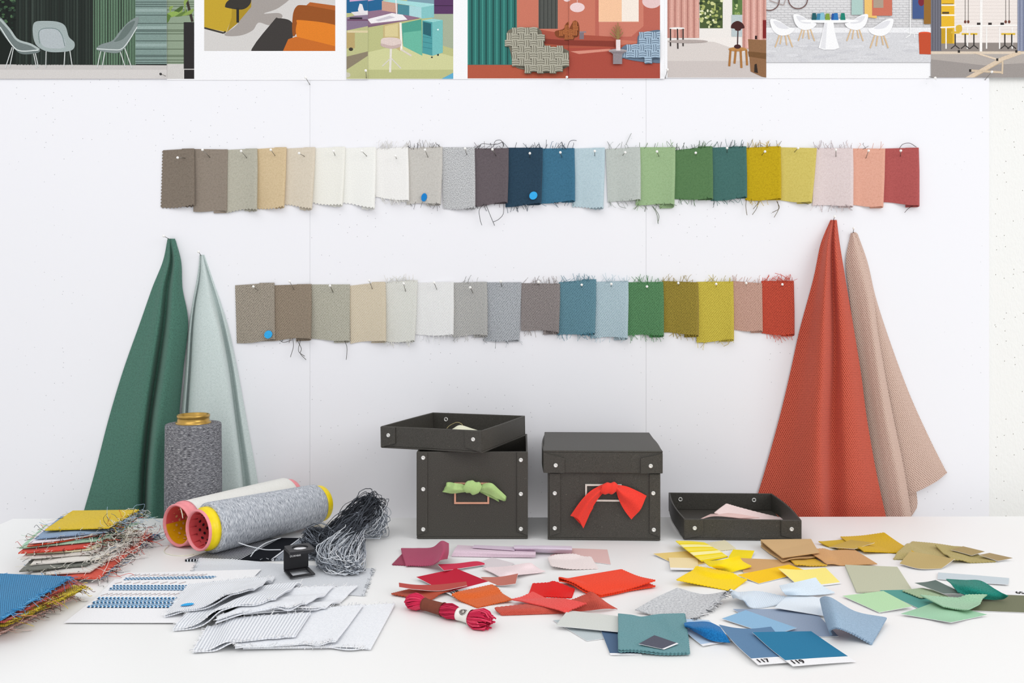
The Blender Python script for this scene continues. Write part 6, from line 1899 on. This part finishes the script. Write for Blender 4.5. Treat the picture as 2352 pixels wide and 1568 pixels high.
# --- blue group --------------------------------------------------------------------------
BG = 'blue samples'
cl('marled light grey knit swatch with a white fringe', [[(1459, 1399, 4), (1508, 1371, 7), (1556, 1349, 9)], [(1512, 1414, 1), (1566, 1388, 3), (1616, 1364, 4)], [(1580, 1428, .8), (1630, 1400, 2), (1674, 1356, 9)]], '#cdced0', BG, 'speckle', '#a3a5a9', fray=[('f', 70, .0034, ['#e9e9ea', '#b5b6b9', '#55575c'], .4)])
cl('sheer pale blue striped fabric with an arched front edge', [[(1676, 1359, 6), (1708, 1357, 4), (1745, 1356, 3), (1804, 1368, 2)], [(1678, 1370, 5), (1706, 1366, 9), (1735, 1374, 3), (1800, 1376, 2)], [(1684, 1381, 1.5), (1708, 1375.5, 9), (1728, 1393.5, 1.5), (1790, 1386, 1)]], '#dde8f2', BG, 'rib', '#c9d7e5', pink='b', ks=2.2)
card('grey blue card under the white blue one', q((1683, 1399.5), (1866, 1398), (1926, 1459), (1790, 1463)), '#97a7be', BG)
card('sky blue card lying on the grey blue card', q((1658, 1418, 1), (1713, 1402), (1830, 1443.5), (1775, 1457)), '#8fb9d9', BG)
card('white blue card in front of the pale folded fabric', q((1779, 1397, 2), (1814, 1361), (1912, 1374), (1898, 1415)), '#e4edf5', BG)
cl('pale blue folded fabric overlapping the lemon card', [[(1790, 1344, 8), (1832, 1335, 9), (1873, 1325.5, 9)], [(1797, 1356, 9), (1845, 1348, 7), (1888, 1343, 5)], [(1805, 1367, 3), (1860, 1366, 3), (1918, 1362, 1)]], '#d9e6f1', BG, pink='r', t=.0006)
cl('thick denim blue swatch curling into a loop at the left', [[(1887, 1392, 2), (1884, 1373, 13), (1908, 1371, 19), (1965, 1403, 9), (2036, 1417, 5)], [(1896, 1426, 1.8), (1892, 1408, 12), (1918, 1404, 18), (1963, 1426, 9), (2020, 1446, 3)], [(1908, 1461, 1.5), (1904, 1446, 8), (1924, 1440, 13), (1960, 1453, 7), (2002, 1476, 1.5)]], '#9ab2c8', BG, 'fine', '#758da5', pink='rf', t=.0014)
card('light grey blue card beneath the bone grey card', q((1270, 1424), (1340, 1420), (1406, 1463), (1348, 1471)), '#c0cacd', BG)
card('navy blue card under the teal swatch', [[(1379, 1446, .6), (1444, 1445, .6)], [(1402, 1503, .6), (1474, 1502, .6)]], '#526b89', BG, strip=front(.93))
card('bone grey card left of the teal swatch', q((1304, 1402, 1.5), (1430, 1415, 1), (1426, 1450, 1), (1276, 1437, 1)), '#d3d6d1', BG)
card('light blue card with a white edge under the cobalt fabric', [[(1557, 1421.5, 4), (1592, 1422, 1), (1628, 1424, 1)], [(1580, 1454, 2), (1618, 1450, 1), (1654, 1446, 1)], [(1614, 1482, 1.5), (1650, 1476, 1), (1685, 1469, 1)]], '#b6cde4', BG, strip=front(.95))
cl('teal fabric swatch lying over the navy and bone grey cards', [[(1421, 1410, 4), (1470, 1414, 3), (1520, 1411, 3), (1572, 1409.5, 2)], [(1422, 1450, 4), (1472, 1448, 2), (1525, 1449, 2), (1578, 1452, 1)], [(1423, 1489, 4), (1472, 1492, 2), (1530, 1495, 1), (1583, 1494, 1)]], '#6b999f', BG, 'plain', '#5a868c', fold='l', gap=.0018, pink='rf', cap=.0014)
card('small dark slate card lying on the teal swatch', [[(1467, 1483.5, 2), (1503, 1458.5, 2)], [(1525, 1490, 2), (1558, 1471.5, 4)]], '#565866', BG, strip=lambda u, v: 1 if v > .95 else 0)
cl('cobalt blue folded fabric lying on the light blue card', [[(1571, 1436, 3), (1598, 1426, 6), (1628, 1426, 8), (1654, 1437, 7)], [(1573, 1442, 4), (1606, 1440, 9), (1638, 1444, 9), (1666, 1454, 7)], [(1577, 1446, 1.5), (1602, 1460, 2), (1636, 1470, 2.5), (1678, 1474, 2.5)]], '#2278b8', BG, 'plain', '#125a94', soft=2)
card('steel blue card printed with 117', [[(1651, 1437, 5), (1690, 1444, 2), (1730, 1445, 1), (1771, 1440, 1)], [(1690, 1480, 2), (1728, 1478, 1), (1764, 1477, 1), (1802, 1476, 1)], [(1741, 1524, 1.2), (1774, 1521, 1), (1806, 1518, 1), (1838, 1515, 1)]], '#5f83a6', BG, strip=front(.86), text=('117', .05, .965, .0070, False), soft=2)
card('strong blue card printed with 119 at the front', [[(1728, 1453.5, 2.5), (1796, 1450, 2), (1863, 1447, 1.5)], [(1770, 1490, 1.5), (1840, 1484, 1.5), (1912, 1479, 1)], [(1821, 1528, 1), (1892, 1520, 1), (1966, 1513, 1)]], '#27789f', BG, strip=front(.82), text=('119', .035, .955, .0074, False), soft=2)
